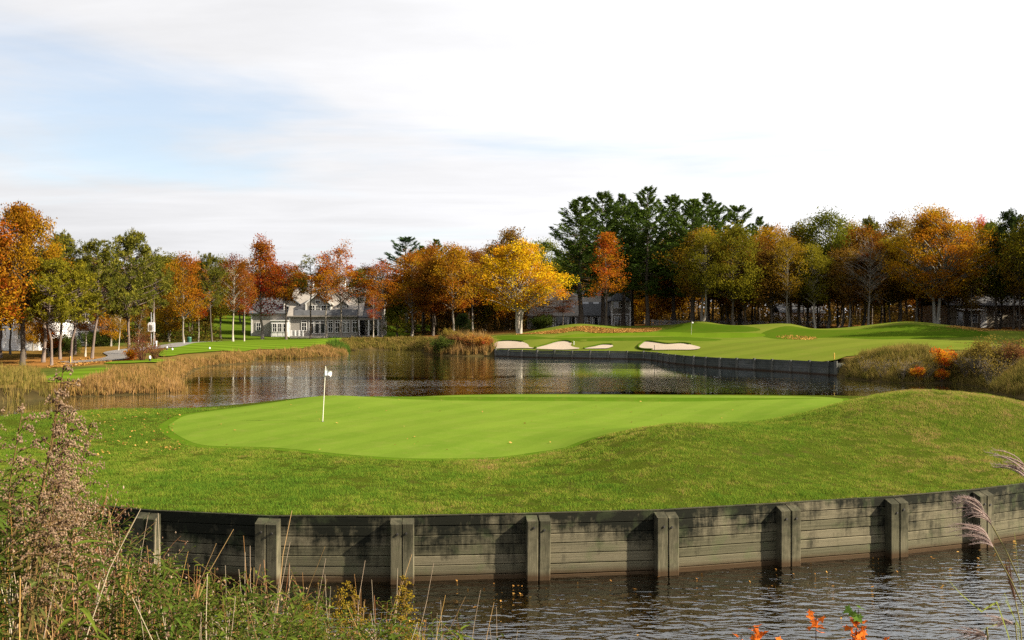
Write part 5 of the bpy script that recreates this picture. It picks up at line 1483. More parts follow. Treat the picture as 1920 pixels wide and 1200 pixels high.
# second house behind the pines
D2 = 182.0
def ax(px): return wx(px, D2)
def az(py): return wz(py, D2)
h2 = thing('pine_house', 'grey house half hidden behind the tall pine trunks, with skylights and a hipped end tower', 'house')
b2 = az(620)
w_ = MB(); w_.box(ax(990), ax(1146), D2, D2 + 12, b2, az(590)); w_.box(ax(1144), ax(1180), D2 - 2, D2 + 7, b2, az(564)); w_.build('wall', M['shingle2'], h2)
r_ = MB(); gable_roof(r_, ax(992), ax(1150), D2, D2 + 12, az(590), az(545), 0.5, 0.18); rf = r_.build('roof', M['roof2'], h2)
r_ = MB()
x0, x1, y0, y1, ze, zp = ax(1141), ax(1183), D2 - 2.4, D2 + 7.4, az(564), az(546)
xm, ym = (x0 + x1) / 2, (y0 + y1) / 2
r_.add([(x0, y0, ze), (x1, y0, ze), (x1, y1, ze), (x0, y1, ze), (xm, ym, zp), (x0, y0, ze - 0.15), (x1, y0, ze - 0.15), (x1, y1, ze - 0.15), (x0, y1, ze - 0.15)],
       [(5, 6, 1, 0), (6, 7, 2, 1), (7, 8, 3, 2), (8, 5, 0, 3)], [(0, 1, 4), (1, 2, 4), (2, 3, 4), (3, 0, 4)])
r_.prismx([(D2 - 1.2, az(593)), (D2 + 3.2, az(566)), (D2 + 3.2, az(566) + 0.15), (D2 - 1.2, az(593) + 0.15)], ax(1094), ax(1143))
r_.build('roof', M['roof'], h2)
slope = (az(545) - az(590)) / 6.0
for x in (1074, 1100, 1120):
    s_ = MB(); yy = D2 + 2.2
    zc = az(590) + slope * 2.2 + 0.25
    wd = 0.55
    s_.add([(ax(x) - wd, yy - 0.7, zc - 0.7 * slope), (ax(x) + wd, yy - 0.7, zc - 0.7 * slope), (ax(x) + wd, yy + 0.7, zc + 0.7 * slope), (ax(x) - wd, yy + 0.7, zc + 0.7 * slope),
            (ax(x) - wd, yy - 0.7, zc - 0.7 * slope - 0.2), (ax(x) + wd, yy - 0.7, zc - 0.7 * slope - 0.2), (ax(x) + wd, yy + 0.7, zc + 0.7 * slope - 0.2), (ax(x) - wd, yy + 0.7, zc + 0.7 * slope - 0.2)],
           [(0, 1, 2, 3), (4, 5, 1, 0), (5, 6, 2, 1), (6, 7, 3, 2), (7, 4, 0, 3)])
    s_.build('skylight', M['skyglass'], rf)
t_ = MB()
for x, z0, z1, y in ((1144, b2, az(564), D2 - 2), (1178, b2, az(564), D2 - 2), (1078, b2, az(590), D2), (1110, b2, az(590), D2), (1036, b2, az(590), D2)):
    t_.box(ax(x), ax(x) + 0.25, y - 0.08, y - 0.004, z0, z1)
t_.box(ax(990), ax(1143), D2 - 0.09, D2 - 0.004, az(591.5), az(589.5)); t_.box(ax(1144), ax(1180), D2 - 2.09, D2 - 2.004, az(590.5), az(588.5)); t_.box(ax(1144), ax(1180), D2 - 2.09, D2 - 2.004, az(578.5), az(576.8))
t_.build('trim', M['trim'], h2)
for x, z, wd, h, y in ((1009, 611, 8, 15, D2), (1022, 611, 8, 15, D2), (1048, 611, 12, 17, D2), (1061, 611, 8, 17, D2), (1072, 611, 14, 16, D2), (1118, 612, 22, 17, D2), (1096, 611, 10, 17, D2), (1153, 577, 9, 11, D2 - 2), (1166, 577, 9, 11, D2 - 2), (1155, 611, 10, 17, D2 - 2), (1168, 611, 10, 17, D2 - 2)):
    window(h2, ax(x), az(z), wd / F * D2, h / F * D2, y, 2 if wd < 16 else 3, 2 if wd < 12 else 1)
for z, h in ((577, 11), (592, 6), (611, 16)):
    for y in (D2, D2 + 3): window(h2, ax(1180), az(z), 1.1, h / F * D2, y, 2, 2, side=True)

# white house at the far left
D3 = 116.0
def bx(px): return wx(px, D3)
def bz(py): return wz(py, D3)
h3 = thing('white_house', 'bright white house with porch behind the pine trunks at the far left', 'house')
b3 = bz(660)
w_ = MB(); w_.box(bx(-60), bx(92), D3, D3 + 11, b3, bz(590)); w_.prism([(bx(-60), bz(590)), (bx(92), bz(590)), (bx(16), bz(548))], D3 + 0.003, D3 + 10.9)
w_.build('wall', M['white'], h3)
r_ = MB(); gable_roof(r_, bx(-60), bx(92), D3, D3 + 11, bz(590), bz(548), 0.5, 0.18, 'y'); r_.build('roof', M['roof'], h3)
p_ = MB(); p_.box(bx(28), bx(94), D3 - 2.8, D3 - 0.004, b3, bz(648)); p_.box(bx(24), bx(96), D3 - 3.0, D3 - 0.004, bz(614), bz(606))
p_.build('porch', M['white'], h3)
for x in (30, 52, 71, 92):
    c = MB(); c.box(bx(x) - 0.13, bx(x) + 0.13, D3 - 2.8, D3 - 2.54, bz(648), bz(614)); c.build('column', M['white'], h3)
rl = MB(); rl.box(bx(30), bx(92), D3 - 2.74, D3 - 2.62, bz(636), bz(634.5))
for x in np.linspace(bx(31), bx(91), 40): rl.box(x - 0.025, x + 0.025, D3 - 2.71, D3 - 2.66, bz(648), bz(636))
rl.build('railing', M['white'], h3)
for x, z, wd, h in ((3, 634, 11, 26), (-30, 634, 11, 26), (38, 645, 14, 30), (60, 645, 14, 30), (82, 645, 12, 30), (20, 585, 12, 16), (55, 600, 10, 8)):
    window(h3, bx(x), bz(z), wd / F * D3, h / F * D3, D3, 2, 2)
h4 = thing('sunroom', 'small grey roofed sunroom with white framed windows beside the white house', 'house')
D4 = 124.0
def cx_(px): return wx(px, D4)
def cz(py): return wz(py, D4)
w_ = MB(); w_.box(cx_(112), cx_(166), D4, D4 + 7, cz(655), cz(620)); w_.prism([(cx_(112), cz(620)), (cx_(166), cz(620)), (cx_(139), cz(606))], D4 + 0.003, D4 + 6.9); w_.build('wall', M['shingle'], h4)
r_ = MB(); gable_roof(r_, cx_(110), cx_(168), D4, D4 + 8, cz(620), cz(603), 0.4, 0.16, 'y'); r_.build('roof', M['roof'], h4)
t_ = MB(); t_.box(cx_(111), cx_(167), D4 - 0.1, D4 - 0.004, cz(623), cz(620)); t_.build('trim', M['white'], h4)
for x in (120, 132, 146, 156): window(h4, cx_(x), cz(641), 8 / F * D4, 17 / F * D4, D4, 2, 1)

# tan house with the white awning at the right
D5 = 166.0
def ex(px): return wx(px, D5)
def ez(py): return wz(py, D5)
h5 = thing('awning_house', 'tan house with a white awning glimpsed between dark trunks at the right', 'house')
w_ = MB(); w_.box(ex(1780), ex(1960), D5, D5 + 12, ez(620), ez(572)); w_.build('wall', M['tan'], h5)
r_ = MB(); gable_roof(r_, ex(1780), ex(1960), D5, D5 + 12, ez(572), ez(540), 0.5, 0.18); r_.build('roof', M['roof'], h5)
a_ = MB(); a_.prismx([(D5 - 2.4, ez(582.6)), (D5 - 0.01, ez(578.6)), (D5 - 0.01, ez(577.8)), (D5 - 2.4, ez(581.8))], ex(1792), ex(1834)); a_.box(ex(1792), ex(1834), D5 - 2.46, D5 - 2.404, ez(583.2), ez(581.6))
a_.build('awning', M['awning'], h5)
t_ = MB(); t_.box(ex(1838), ex(1850), D5 - 0.12, D5 - 0.004, ez(620), ez(572)); t_.build('trim', M['trim'], h5)
for x, z, wd, h in ((1867, 598, 5, 17), (1873, 598, 5, 17), (1800, 612, 10, 26), (1816, 612, 10, 26), (1828, 604, 8, 14), (1910, 600, 8, 18), (1925, 600, 8, 18)):
    window(h5, ex(x), ez(z), wd / F * D5, h / F * D5, D5, 2, 2)

# far white house glimpsed through the wood, and the picket fence
D6 = 240.0
h6 = thing('distant_house', 'white house glimpsed in bits through the trunks of the right hand wood', 'house')
w_ = MB(); w_.box(wx(1465, D6), wx(1545, D6), D6, D6 + 9, 3.2, wz(586, D6)); w_.build('wall', M['white'], h6)
r_ = MB(); gable_roof(r_, wx(1465, D6), wx(1545, D6), D6, D6 + 9, wz(586, D6), wz(570, D6), 0.4, 0.18); r_.build('roof', M['roof'], h6)
for x in (1478, 1492, 1520, 1535): window(h6, wx(x, D6), wz(606, D6), 1.0, 1.7, D6, 2, 2)
fe = thing('picket_fence', 'low pale picket fence between the pine trunks behind the far green', 'fence')
f_ = MB(); posts = []
fx = np.arange(wx(1222, 176), wx(1560, 176), 0.16)
for x in fx:
    z = ground_z(x, 176)[0]
    f_.box(x - 0.035, x + 0.035, 175.96, 175.99, z + 0.1, z + 1.1 + 0.04 * math.sin(x * 40))
p = f_.build('picket', M['fence'], fe); p['kind'] = 'stuff'
f_ = MB()
for a, b in zip(fx[::12][:-1], fx[::12][1:]):
    for k in (0.3, 0.85):
        za, zb = ground_z(a, 176)[0] + k, ground_z(b, 176)[0] + k
        f_.add([(a, 176, za), (b, 176, zb), (b, 176, zb + 0.08), (a, 176, za + 0.08), (a, 176.05, za), (b, 176.05, zb), (b, 176.05, zb + 0.08), (a, 176.05, za + 0.08)], [(0, 1, 2, 3), (5, 4, 7, 6), (3, 2, 6, 7), (4, 5, 1, 0)])
f_.build('rail', M['fence'], fe)
mb = MB(); mb.box(-0.06, 0.06, -0.06, 0.06, -0.1, 1.2); mb.box(-0.08, 0.08, -0.08, 0.08, 1.2, 1.24); pm = mb.mesh('post', M['fence'])
for x in fx[::15]: link('post', pm, fe, (x, 176.12, ground_z(x, 176)[0]))

# ------------------------------------------------------------------ golf furniture
M['flagwhite'] = plain('flag_cloth', (0.98, 0.98, 0.97), 0.7, 0.03)
M['flagred'] = plain('flag_red_cloth', (0.62, 0.06, 0.05), 0.7, 0.05)
M['pole'] = plain('flag_pole_paint', (0.78, 0.76, 0.62), 0.4, 0.04)
M['yellow'] = plain('yellow_stake_paint', (0.62, 0.38, 0.04), 0.5)
M['red'] = plain('red_stake_paint', (0.5, 0.05, 0.03), 0.5)
def flag(name, label, x, y, z, h, red=False, lean=(0, 0)):
    t = thing(name, label, 'golf flag', (x, y, z))
    mb = MB(); mb.tube([(0, 0, 0), (lean[0] * 0.5, 0, h * 0.5), (lean[0], 0, h)], [0.016, 0.014, 0.012], 8); mb.build('pole', M['pole'], t)
    mb = MB(); mb.tube([(lean[0], 0, h), (lean[0], 0, h + 0.04)], [0.02, 0.012], 8); mb.build('cap', M['black'], t)
    mb = MB()
    # cloth hanging in folds from the pole top, its free corner blown to the right
    n, k = 9, 7
    V = []
    for i in range(n):
        u = i / (n - 1)
        for j in range(k):
            v = j / (k - 1)
            x_ = lean[0] * (h - 0.35 * v) / h + 0.018 + 0.20 * u ** 1.1 * (1 - 0.10 * v)
            z_ = h - 0.02 - 0.26 * v - 0.22 * u ** 0.9 * (1 - 0.45 * v) - 0.05 * math.sin(u * 5 + v)
            y_ = 0.05 * math.sin(u * 7 + v * 1.5) * u + 0.02 * math.sin(v * 5)
            V.append((x_, y_, z_))
    Q = [(i * k + j, (i + 1) * k + j, (i + 1) * k + j + 1, i * k + j + 1) for i in range(n - 1) for j in range(k - 1)]
    V2 = [(a, b + 0.006, c) for a, b, c in V]
    mb.add(V, Q); mb.add(V2, [q[::-1] for q in Q])
    cl = mb.build('cloth', M['flagwhite'], t, True)
    mb = MB(); mb.tube([(0, 0, -0.02), (0, 0, 0.006)], [0.055, 0.055], 14); mb.build('cup', M['black'], t)
    mb = MB()
    # the flag's fold on the other side of the pole
    V = []
    for i in range(4):
        u = i / 3
        for j in range(5):
            v = j / 4
            V.append((lean[0] - 0.012 - 0.065 * u * (0.4 + 0.6 * v), 0.01 + 0.03 * u, h - 0.05 - 0.24 * v - 0.09 * u))
    Q = [(i * 5 + j, i * 5 + j + 1, (i + 1) * 5 + j + 1, (i + 1) * 5 + j) for i in range(3) for j in range(4)]
    mb.add(V, Q); mb.add([(a, b + 0.006, c) for a, b, c in V], [q[::-1] for q in Q])
    mb.build('fold', M['flagred'] if red else M['flagwhite'], t, True)
    return t
x, y = hit(605, 792, isl, 20)
flag('golf_flag', 'white flag on a pale pole standing on the near putting green', x, y, float(isl(np.array(x), np.array(y))) + 0.016, 1.93, lean=(0.10, 0))
x, y = hit(1296, 628, hl, 100)
flag('golf_flag', 'white and red flag on the far green before the pines', x, y, float(hl(x, y)) + 0.1, 1.95, True, lean=(0.12, 0))

def stake(px, py, h, mat, label, d0=60, hf=hl, name='stake', r_=0.035):
    x, y = hit(px, py, hf, d0)
    mb = MB(); zb = float(hf(x, y)) - 0.1
    mb.tube([(0, 0, 0), (0.01, 0, h)], [r_, r_], 6); mb.tube([(0.01, 0, h), (0.012, 0, h + 0.05)], [r_, r_ * 0.2], 6)
    o = mb.build(name, mat); o.location = (x, y, zb)
    return tag(o, label, 'stake')
stake(1564, 676, 0.75, M['yellow'], 'yellow stake at the corner of the far timber wall', r_=0.05)
stake(1227, 658, 0.8, M['iron'], 'thin dark stake standing in front of the widest bunker', 100)
stake(1076, 648, 0.6, M['white'], 'short white rake stake at the edge of the second bunker', 100)
stake(132, 681, 0.7, M['yellow'], 'orange yellow stake in the leaf bed under the pines', r_=0.05)
stake(345, 645, 0.55, M['white'], 'white stake at the back of the tee lawn', 80)
stake(745, 630, 1.0, M['white'], 'white post on the back bank right of the grey house', 100, r_=0.07)

def tee_marker(px, py, h, label, base=True):
    x, y = hit(px, py, hl, 60)
    t = thing('tee_marker', label, 'tee marker', (x, y, float(hl(x, y)) + 0.07), group='tee markers on the tee lawns')
    mb = MB()
    if base:
        mb.tube([(0, 0, 0.0), (0, 0, h * 0.45)], [0.09, 0.085], 10); mb.build('base', M['black'], t)
        mb = MB(); mb.tube([(0, 0, h * 0.45), (0, 0, h * 0.9), (0, 0, h)], [0.10, 0.10, 0.06], 10); mb.build('top', M['white'], t)
    else:
        z = np.linspace(0, 1, 7)
        mb.tube(np.column_stack([z * 0, z * 0, 0.36 * z * h / 0.3]), 0.11 * np.sqrt(np.clip(1 - (2 * z - 1) ** 2, 0.04, 1)), 10); mb.build('ball', M['white'], t, True)
tee_marker(281, 678, 0.46, 'white and black tee marker on the narrow lower lawn')
tee_marker(313, 657.5, 0.42, 'white and black tee marker beside a white ball marker')
tee_marker(323, 658, 0.22, 'round white tee marker next to the black based one', False)
tee_marker(393, 656, 0.22, 'round white tee marker alone in the middle of the tee', False)

x, y = hit(284, 650, hl, 80)
z = float(hl(x, y))
ts = thing('tee_sign', 'white tee sign with a small grey plan on posts by the cart path', 'sign', (x, y, z))
k = y / F
mb = MB(); mb.box(-6.5 * k, 6.5 * k, -0.06, 0.06, 28 * k, 43 * k); mb.prism([(-6.5 * k, 43 * k), (6.5 * k, 43 * k), (4.5 * k, 45.5 * k), (-4.5 * k, 45.5 * k)], -0.06, 0.06); mb.build('board', M['white'], ts)
M['plan'] = plain('sign_plan_print', (0.20, 0.23, 0.22), 0.6, 0.5, 6.0)
mb = MB(); mb.box(-3.2 * k, 1.8 * k, -0.075, -0.062, 30.5 * k, 39.5 * k); mb.build('plan', M['plan'], ts)
for sx, hgt in ((-1.0, 64), (3.6, 62)):
    mb = MB(); mb.tube([(sx * k, 0.10, -0.2), (sx * k, 0.10, hgt * k)], [0.07, 0.06], 8); mb.build('post', M['steel'], ts)
x, y = hit(273, 652, hl, 80); z = float(hl(x, y))
bn = thing('park_bench', 'low white bench beside the tee sign', 'bench', (x, y, z))
mb = MB()
for q in range(3): mb.box(-0.62, 0.62, -0.2 + q * 0.14, -0.09 + q * 0.14, 0.42, 0.47)
mb.build('seat', M['white'], bn)
for s in (-0.4, 0.4):
    mb = MB(); mb.box(s - 0.05, s + 0.05, -0.16, 0.18, -0.05, 0.418); mb.build('leg', M['white'], bn)
x, y = hit(293, 652, hl, 80); z = float(hl(x, y))
t = thing('ball_washer', 'short white post bin right of the tee sign', 'ball washer', (x, y, z))
mb = MB(); mb.tube([(0, 0, -0.1), (0, 0, 0.62)], [0.10, 0.10], 10); mb.build('post', M['white'], t)
mb = MB(); mb.tube([(0, 0, 0.62), (0, 0, 0.78), (0, 0, 0.84)], [0.14, 0.14, 0.07], 10); mb.build('head', M['white'], t)
x, y = hit(355, 643, hl, 80); z = float(hl(x, y))
t = thing('litter_bin', 'small green bin at the back of the tee lawn', 'bin', (x, y, z))
M['bin'] = plain('green_bin_paint', (0.02, 0.11, 0.07), 0.5)
mb = MB(); mb.tube([(0, 0, -0.05), (0, 0, 0.7)], [0.26, 0.30], 12); mb.build('barrel', M['bin'], t)
mb = MB(); mb.tube([(0, 0, 0.71), (0, 0, 0.78), (0, 0, 0.84)], [0.33, 0.31, 0.1], 12); mb.build('lid', M['bin'], t)

# ------------------------------------------------------------------ plants on the near bank
pr_ = np.random.default_rng(500)
M['stemmat'] = foliage_mat('plant_stem', 0.15, 0.02, 0.02, 0.4)
M['plantleaf'] = foliage_mat('plant_leaf', 0.35, 0.03, 0.04, 0.7)
M['fluff'] = foliage_mat('seed_fluff', 0.45, 0.01, 0.02, 0.5)

def lance_leaf(mb, base, d, L, hw, droop, r, clump=0.5):
    """narrow pointed leaf arching away from its stem, folded along the midrib"""
    s = np.linspace(0, 1, 5)
    d = d / np.linalg.norm(d)
    hor = np.array([d[0], d[1], 0]); hor /= np.linalg.norm(hor) + 1e-9
    P = base + d * (s * L)[:, None] + np.array([0, 0, -1]) * (droop * L * s ** 2)[:, None] + hor * (0.15 * droop * L * s ** 2)[:, None]
    side = np.cross(d, (0, 0, 1)); side /= np.linalg.norm(side) + 1e-9
    tilt = r.normal(0, 0.35)
    side = side * math.cos(tilt) + np.cross(side, d) * math.sin(tilt)
    w = hw * np.array([0.35, 0.95, 1.0, 0.65, 0.04])
    up = np.cross(side, d)
    V = np.concatenate([P - side * w[:, None] + up * (w * 0.35)[:, None], P, P + side * w[:, None] + up * (w * 0.35)[:, None]])
    Q = [(i, 5 + i, 6 + i, 1 + i) for i in range(4)] + [(5 + i, 10 + i, 11 + i, 6 + i) for i in range(4)]
    mb.add(V, Q, None, r.uniform(), clump)

def stem_path(h, lean, r, n=8, a=None):
    if a is None: a = r.uniform(0, 6.28)
    s = np.linspace(0, 1, n)
    w = np.cumsum(r.normal(0, 0.012, (n, 2)), 0) * h
    w[0] = 0
    return np.column_stack([math.cos(a) * lean * h * s ** 1.8 + w[:, 0], math.sin(a) * lean * h * s ** 1.8 + w[:, 1], h * s - 0.05 * (s == 0)])

def at_path(P, u):
    s = np.linspace(0, 1, len(P))
    return np.array([np.interp(u, s, P[:, k]) for k in range(3)])

def blob(mb, c, rad, r, clump):
    V = np.array([(1, 0, 0), (-1, 0, 0), (0, 1, 0), (0, -1, 0), (0, 0, 1.2), (0, 0, -1.2)]) * rad * r.uniform(0.7, 1.3, (6, 1)) + c
    mb.add(V, None, [(0, 2, 4), (2, 1, 4), (1, 3, 4), (3, 0, 4), (2, 0, 5), (1, 2, 5), (3, 1, 5), (0, 3, 5)], r.uniform(), clump)

def leafy_stalk(seed, h=1.4, n=70, L=0.11, hw=0.0085, lean=0.12, heads=0):
    r = np.random.default_rng(seed)
    sm, lm, fm = MB(), MB(), MB()
    P = stem_path(h, lean, r)
    sm.tube(P, np.linspace(0.0045, 0.0016, 8), 5)
    for i in range(n):
        u = 0.22 + 0.78 * (i + r.uniform()) / n
        a = i * 2.4 + r.uniform(-0.3, 0.3)
        b = at_path(P, u)
        l = L * (1.15 - 0.75 * (u - 0.22) ** 2) * r.uniform(0.75, 1.15)
        lance_leaf(lm, b, np.array([math.cos(a), math.sin(a), r.uniform(0.25, 0.85)]), l, hw * r.uniform(0.8, 1.2), r.uniform(0.3, 0.9), r, u)
        if r.uniform() < 0.10:
            e = b + np.array([math.cos(a), math.sin(a), 0.8]) * r.uniform(0.08, 0.2)
            sm.tube([b, e], [0.0018, 0.001], 4, False)
            for k in range(6):
                an = r.uniform(0, 6.28)
                lance_leaf(lm, b + (e - b) * (k + 1) / 6, np.array([math.cos(an), math.sin(an), 0.5]), 0.05, 0.005, 0.5, r, u)
    if heads:
        top = at_path(P, 1.0)
        for k in range(heads):
            a = r.uniform(0, 6.28)
            c = top + np.array([math.cos(a), math.sin(a), 0]) * r.uniform(0, 0.07) + (0, 0, r.uniform(-0.15, 0.05))
            blob(fm, c, 0.008, r, r.uniform())
    return dict(stem=sm.mesh('stem', M['stemmat']), leaves=lm.mesh('leaves', M['plantleaf']), **({'seed_heads': fm.mesh('seed_heads', M['fluff'])} if heads else {}))

def goldenrod(seed, h=1.7, arms=22, nf=26, L=0.19, one_side=1.2, fl=0.0042):
    """tall stem ending in a plume of arching side sprays set with downy seed heads"""
    r = np.random.default_rng(seed)
    sm, lm, fm = MB(), MB(), MB()
    P = stem_path(h, 0.14, r, 8, r.uniform(-0.5, 0.5))
    sm.tube(P, np.linspace(0.006, 0.0018, 8), 5)
    for i in range(46):
        u = 0.2 + 0.55 * i / 46; a = i * 2.4
        lance_leaf(lm, at_path(P, u), np.array([math.cos(a), math.sin(a), 0.4]), 0.12 * r.uniform(0.7, 1.1), 0.008, 0.8, r, u)
    lean_a = r.uniform(-0.5, 0.5)
    for i in range(arms):
        u = 0.66 + 0.34 * (i + 0.5) / arms
        b = at_path(P, u)
        a = i * 2.4 + r.uniform(-0.5, 0.5)
        d = np.array([math.cos(a), math.sin(a)]) + one_side * np.array([math.cos(lean_a), math.sin(lean_a)])
        d = d / (np.linalg.norm(d) + 1e-6)
        l = L * (1.25 - 0.9 * (u - 0.66) / 0.34) * r.uniform(0.7, 1.2)
        s = np.linspace(0, 1, 6)
        Q = b + np.column_stack([d[0] * l * s, d[1] * l * s, l * (0.75 * s - 0.65 * s ** 2)])
        sm.tube(Q, np.linspace(0.0018, 0.0008, 6), 4, False)
        for k in range(nf):
            v = 0.15 + 0.85 * r.uniform()
            c = np.array([np.interp(v, s, Q[:, q]) for q in range(3)]) + r.normal(0, 0.007, 3) + (0, 0, 0.006)
            blob(fm, c, fl * r.uniform(0.7, 1.3), r, v)
    return dict(stem=sm.mesh('stem', M['stemmat']), leaves=lm.mesh('leaves', M['plantleaf']), seed_heads=fm.mesh('seed_heads', M['fluff']))

def aster(seed, h=1.1, br=20, nf=10, fl=0.0048, leafn=60):
    """twiggy bush of wiry stems dotted with small round seed heads"""
    r = np.random.default_rng(seed)
    sm, lm, fm = MB(), MB(), MB()
    for s_ in range(3):
        P = stem_path(h * r.uniform(0.8, 1.0), 0.25, r)
        sm.tube(P, np.linspace(0.004, 0.0012, 8), 4)
        for i in range(br):
            u = r.uniform(0.35, 1.0); b = at_path(P, u); a = r.uniform(0, 6.28)
            l = 0.30 * (1.25 - u) * r.uniform(0.5, 1.3) + 0.04
            e = b + np.array([math.cos(a) * l, math.sin(a) * l, l * r.uniform(0.4, 1.1)])
            Q = curve3(b, e, 0.02, 4)
            sm.tube(Q, [0.0018, 0.0014, 0.001, 0.0006], 3, False)
            for k in range(nf):
                v = r.uniform(0.3, 1.05)
                c = b + (e - b) * v + r.normal(0, 0.022, 3) * (0.4 + v)
                if k % 3 == 0: sm.tube([b + (e - b) * min(1, v), c], [0.0006, 0.0005], 3, False)
                blob(fm, c, fl * r.uniform(0.6, 1.25), r, r.uniform())
        for i in range(leafn):
            u = r.uniform(0.1, 0.9); a = r.uniform(0, 6.28)
            lance_leaf(lm, at_path(P, u), np.array([math.cos(a), math.sin(a), 0.5]), 0.06 * r.uniform(0.6, 1.2), 0.005, 0.7, r, u)
    return dict(stem=sm.mesh('stem', M['stemmat']), leaves=lm.mesh('leaves', M['plantleaf']), seed_heads=fm.mesh('seed_heads', M['fluff']))

def dry_clump(seed, h=1.4, n=7, spread=0.22, rad=0.003):
    """dead grass culms with a few broken blades"""
    r = np.random.default_rng(seed)
    sm, lm = MB(), MB()
    for i in range(n):
        P = stem_path(h * r.uniform(0.5, 1.0), r.uniform(0.02, spread), r, 7)
        P[:, :2] += r.normal(0, 0.05, 2)
        if n > 3 and r.uniform() < 0.2:            # snapped over
            k = r.integers(3, 5); a = r.uniform(0, 6.28); l = h * 0.3
            for q in range(k + 1, 7):
                f = (q - k) / (6 - k)
                P[q] = P[k] + np.array([math.cos(a) * l * f, math.sin(a) * l * f, l * (0.5 * f - 0.45 * f * f)])
        sm.tube(P, np.linspace(rad * 1.3, rad * 0.45, 7), 5, True, r.uniform(), r.uniform())
        for k in range(3):
            u = r.uniform(0.15, 0.8); b = at_path(P, u); a = r.uniform(0, 6.28)
            lance_leaf(lm, b, np.array([math.cos(a) * 0.4, math.sin(a) * 0.4, 1.0]), r.uniform(0.15, 0.35), 0.004, r.uniform(0.2, 1.0), r, r.uniform())
    return dict(stem=sm.mesh('stem', M['stemmat']), leaves=lm.mesh('leaves', M['plantleaf']))

def green_tuft(seed, h=0.8, n=26, hw=0.006):
    r = np.random.default_rng(seed)
    lm = MB()
    for i in range(n):
        a = r.uniform(0, 6.28); l = h * r.uniform(0.6, 1.15)
        s = np.linspace(0, 1, 7)
        out = r.uniform(0.25, 0.8)
        P = np.column_stack([math.cos(a) * l * out * s ** 1.6 * 0.8, math.sin(a) * l * out * s ** 1.6 * 0.8, l * (s - 0.45 * out * s ** 2.6)])
        lm.ribbon(P, hw * np.array([0.7, 1, 1, 0.9, 0.7, 0.4, 0.03]), (-math.sin(a), math.cos(a), r.normal(0, 0.2)), r.uniform(), r.uniform())
    return dict(leaves=lm.mesh('leaves', M['plantleaf']))

PL = {'stalk0': leafy_stalk(601, 1.4, 105, 0.13, 0.0078), 'stalk1': leafy_stalk(602, 1.4, 120, 0.12, 0.0072), 'stalk2': leafy_stalk(603, 1.4, 95, 0.16, 0.0085, 0.2), 'stalk3': leafy_stalk(604, 1.4, 105, 0.12, 0.0075, 0.16, 12),
      'rod0': goldenrod(611), 'rod1': goldenrod(612, 1.7, 20, 24, 0.16), 'rod2': goldenrod(613, 1.7, 16, 28, 0.21),
      'aster0': aster(621), 'aster1': aster(622, 1.1, 24, 7), 'aster2': aster(623, 1.1, 18, 9),
      'dry0': dry_clump(631), 'dry1': dry_clump(632, 1.4, 5, 0.12), 'dry2': dry_clump(633, 1.4, 10, 0.35), 'dry3': dry_clump(634, 1.4, 3, 0.10, 0.0042),
      'tuft0': green_tuft(641), 'tuft1': green_tuft(642, 0.8, 34, 0.0045), 'yrod': goldenrod(651, 0.9, 20, 22, 0.09, 0.5, 0.0036)}
PH = {k: (1.7 if k.startswith('rod') else 1.1 if k.startswith('aster') else 0.8 if k.startswith('tuft') else 0.9 if k == 'yrod' else 1.4) for k in PL}
C_STEM = ((0.16, 0.10, 0.045), (0.20, 0.13, 0.05)); C_DRY = ((0.42, 0.23, 0.09), (0.55, 0.36, 0.17)); C_DRYP = ((0.50, 0.40, 0.27), (0.6, 0.5, 0.36)); C_ORNG = ((0.40, 0.21, 0.06), (0.50, 0.30, 0.10))
C_LEAF = ((0.036, 0.060, 0.009), (0.085, 0.108, 0.016)); C_LEAF2 = ((0.055, 0.088, 0.012), (0.125, 0.145, 0.020)); C_LEAFB = ((0.16, 0.10, 0.035), (0.10, 0.12, 0.03))
C_FLUFF = ((0.19, 0.115, 0.06), (0.44, 0.30, 0.20)); C_SEED = ((0.24, 0.12, 0.06), (0.52, 0.38, 0.28)); C_YEL = ((0.26, 0.17, 0.02), (0.36, 0.25, 0.03))

def plant(kind, x, y, top, label, name, group, stem=C_STEM, leaf=C_LEAF, fl=C_FLUFF, rz=None, lean=(0, 0), cat='plant', wide=1.0):
    z = ground_z(x, y)[0]
    h = top - z
    if h < 0.12: return None
    s = h / PH[kind]
    sx = max(0.6, min(1.25, s)) * wide
    t = thing(name, label, cat, (x, y, z), pr_.uniform(0, 6.28) if rz is None else rz, group, (sx, sx, s))
    t.rotation_euler[0] = lean[0]; t.rotation_euler[1] = lean[1]
    for part, me in PL[kind].items():
        c = {'stem': stem, 'leaves': leaf, 'seed_heads': fl}[part]
        o = link(part, me, t)
        o.color = (*c[0], 1); o['leaf_b'] = [*c[1], 1.0]
        if part != 'stem': o['kind'] = 'stuff'
    return t

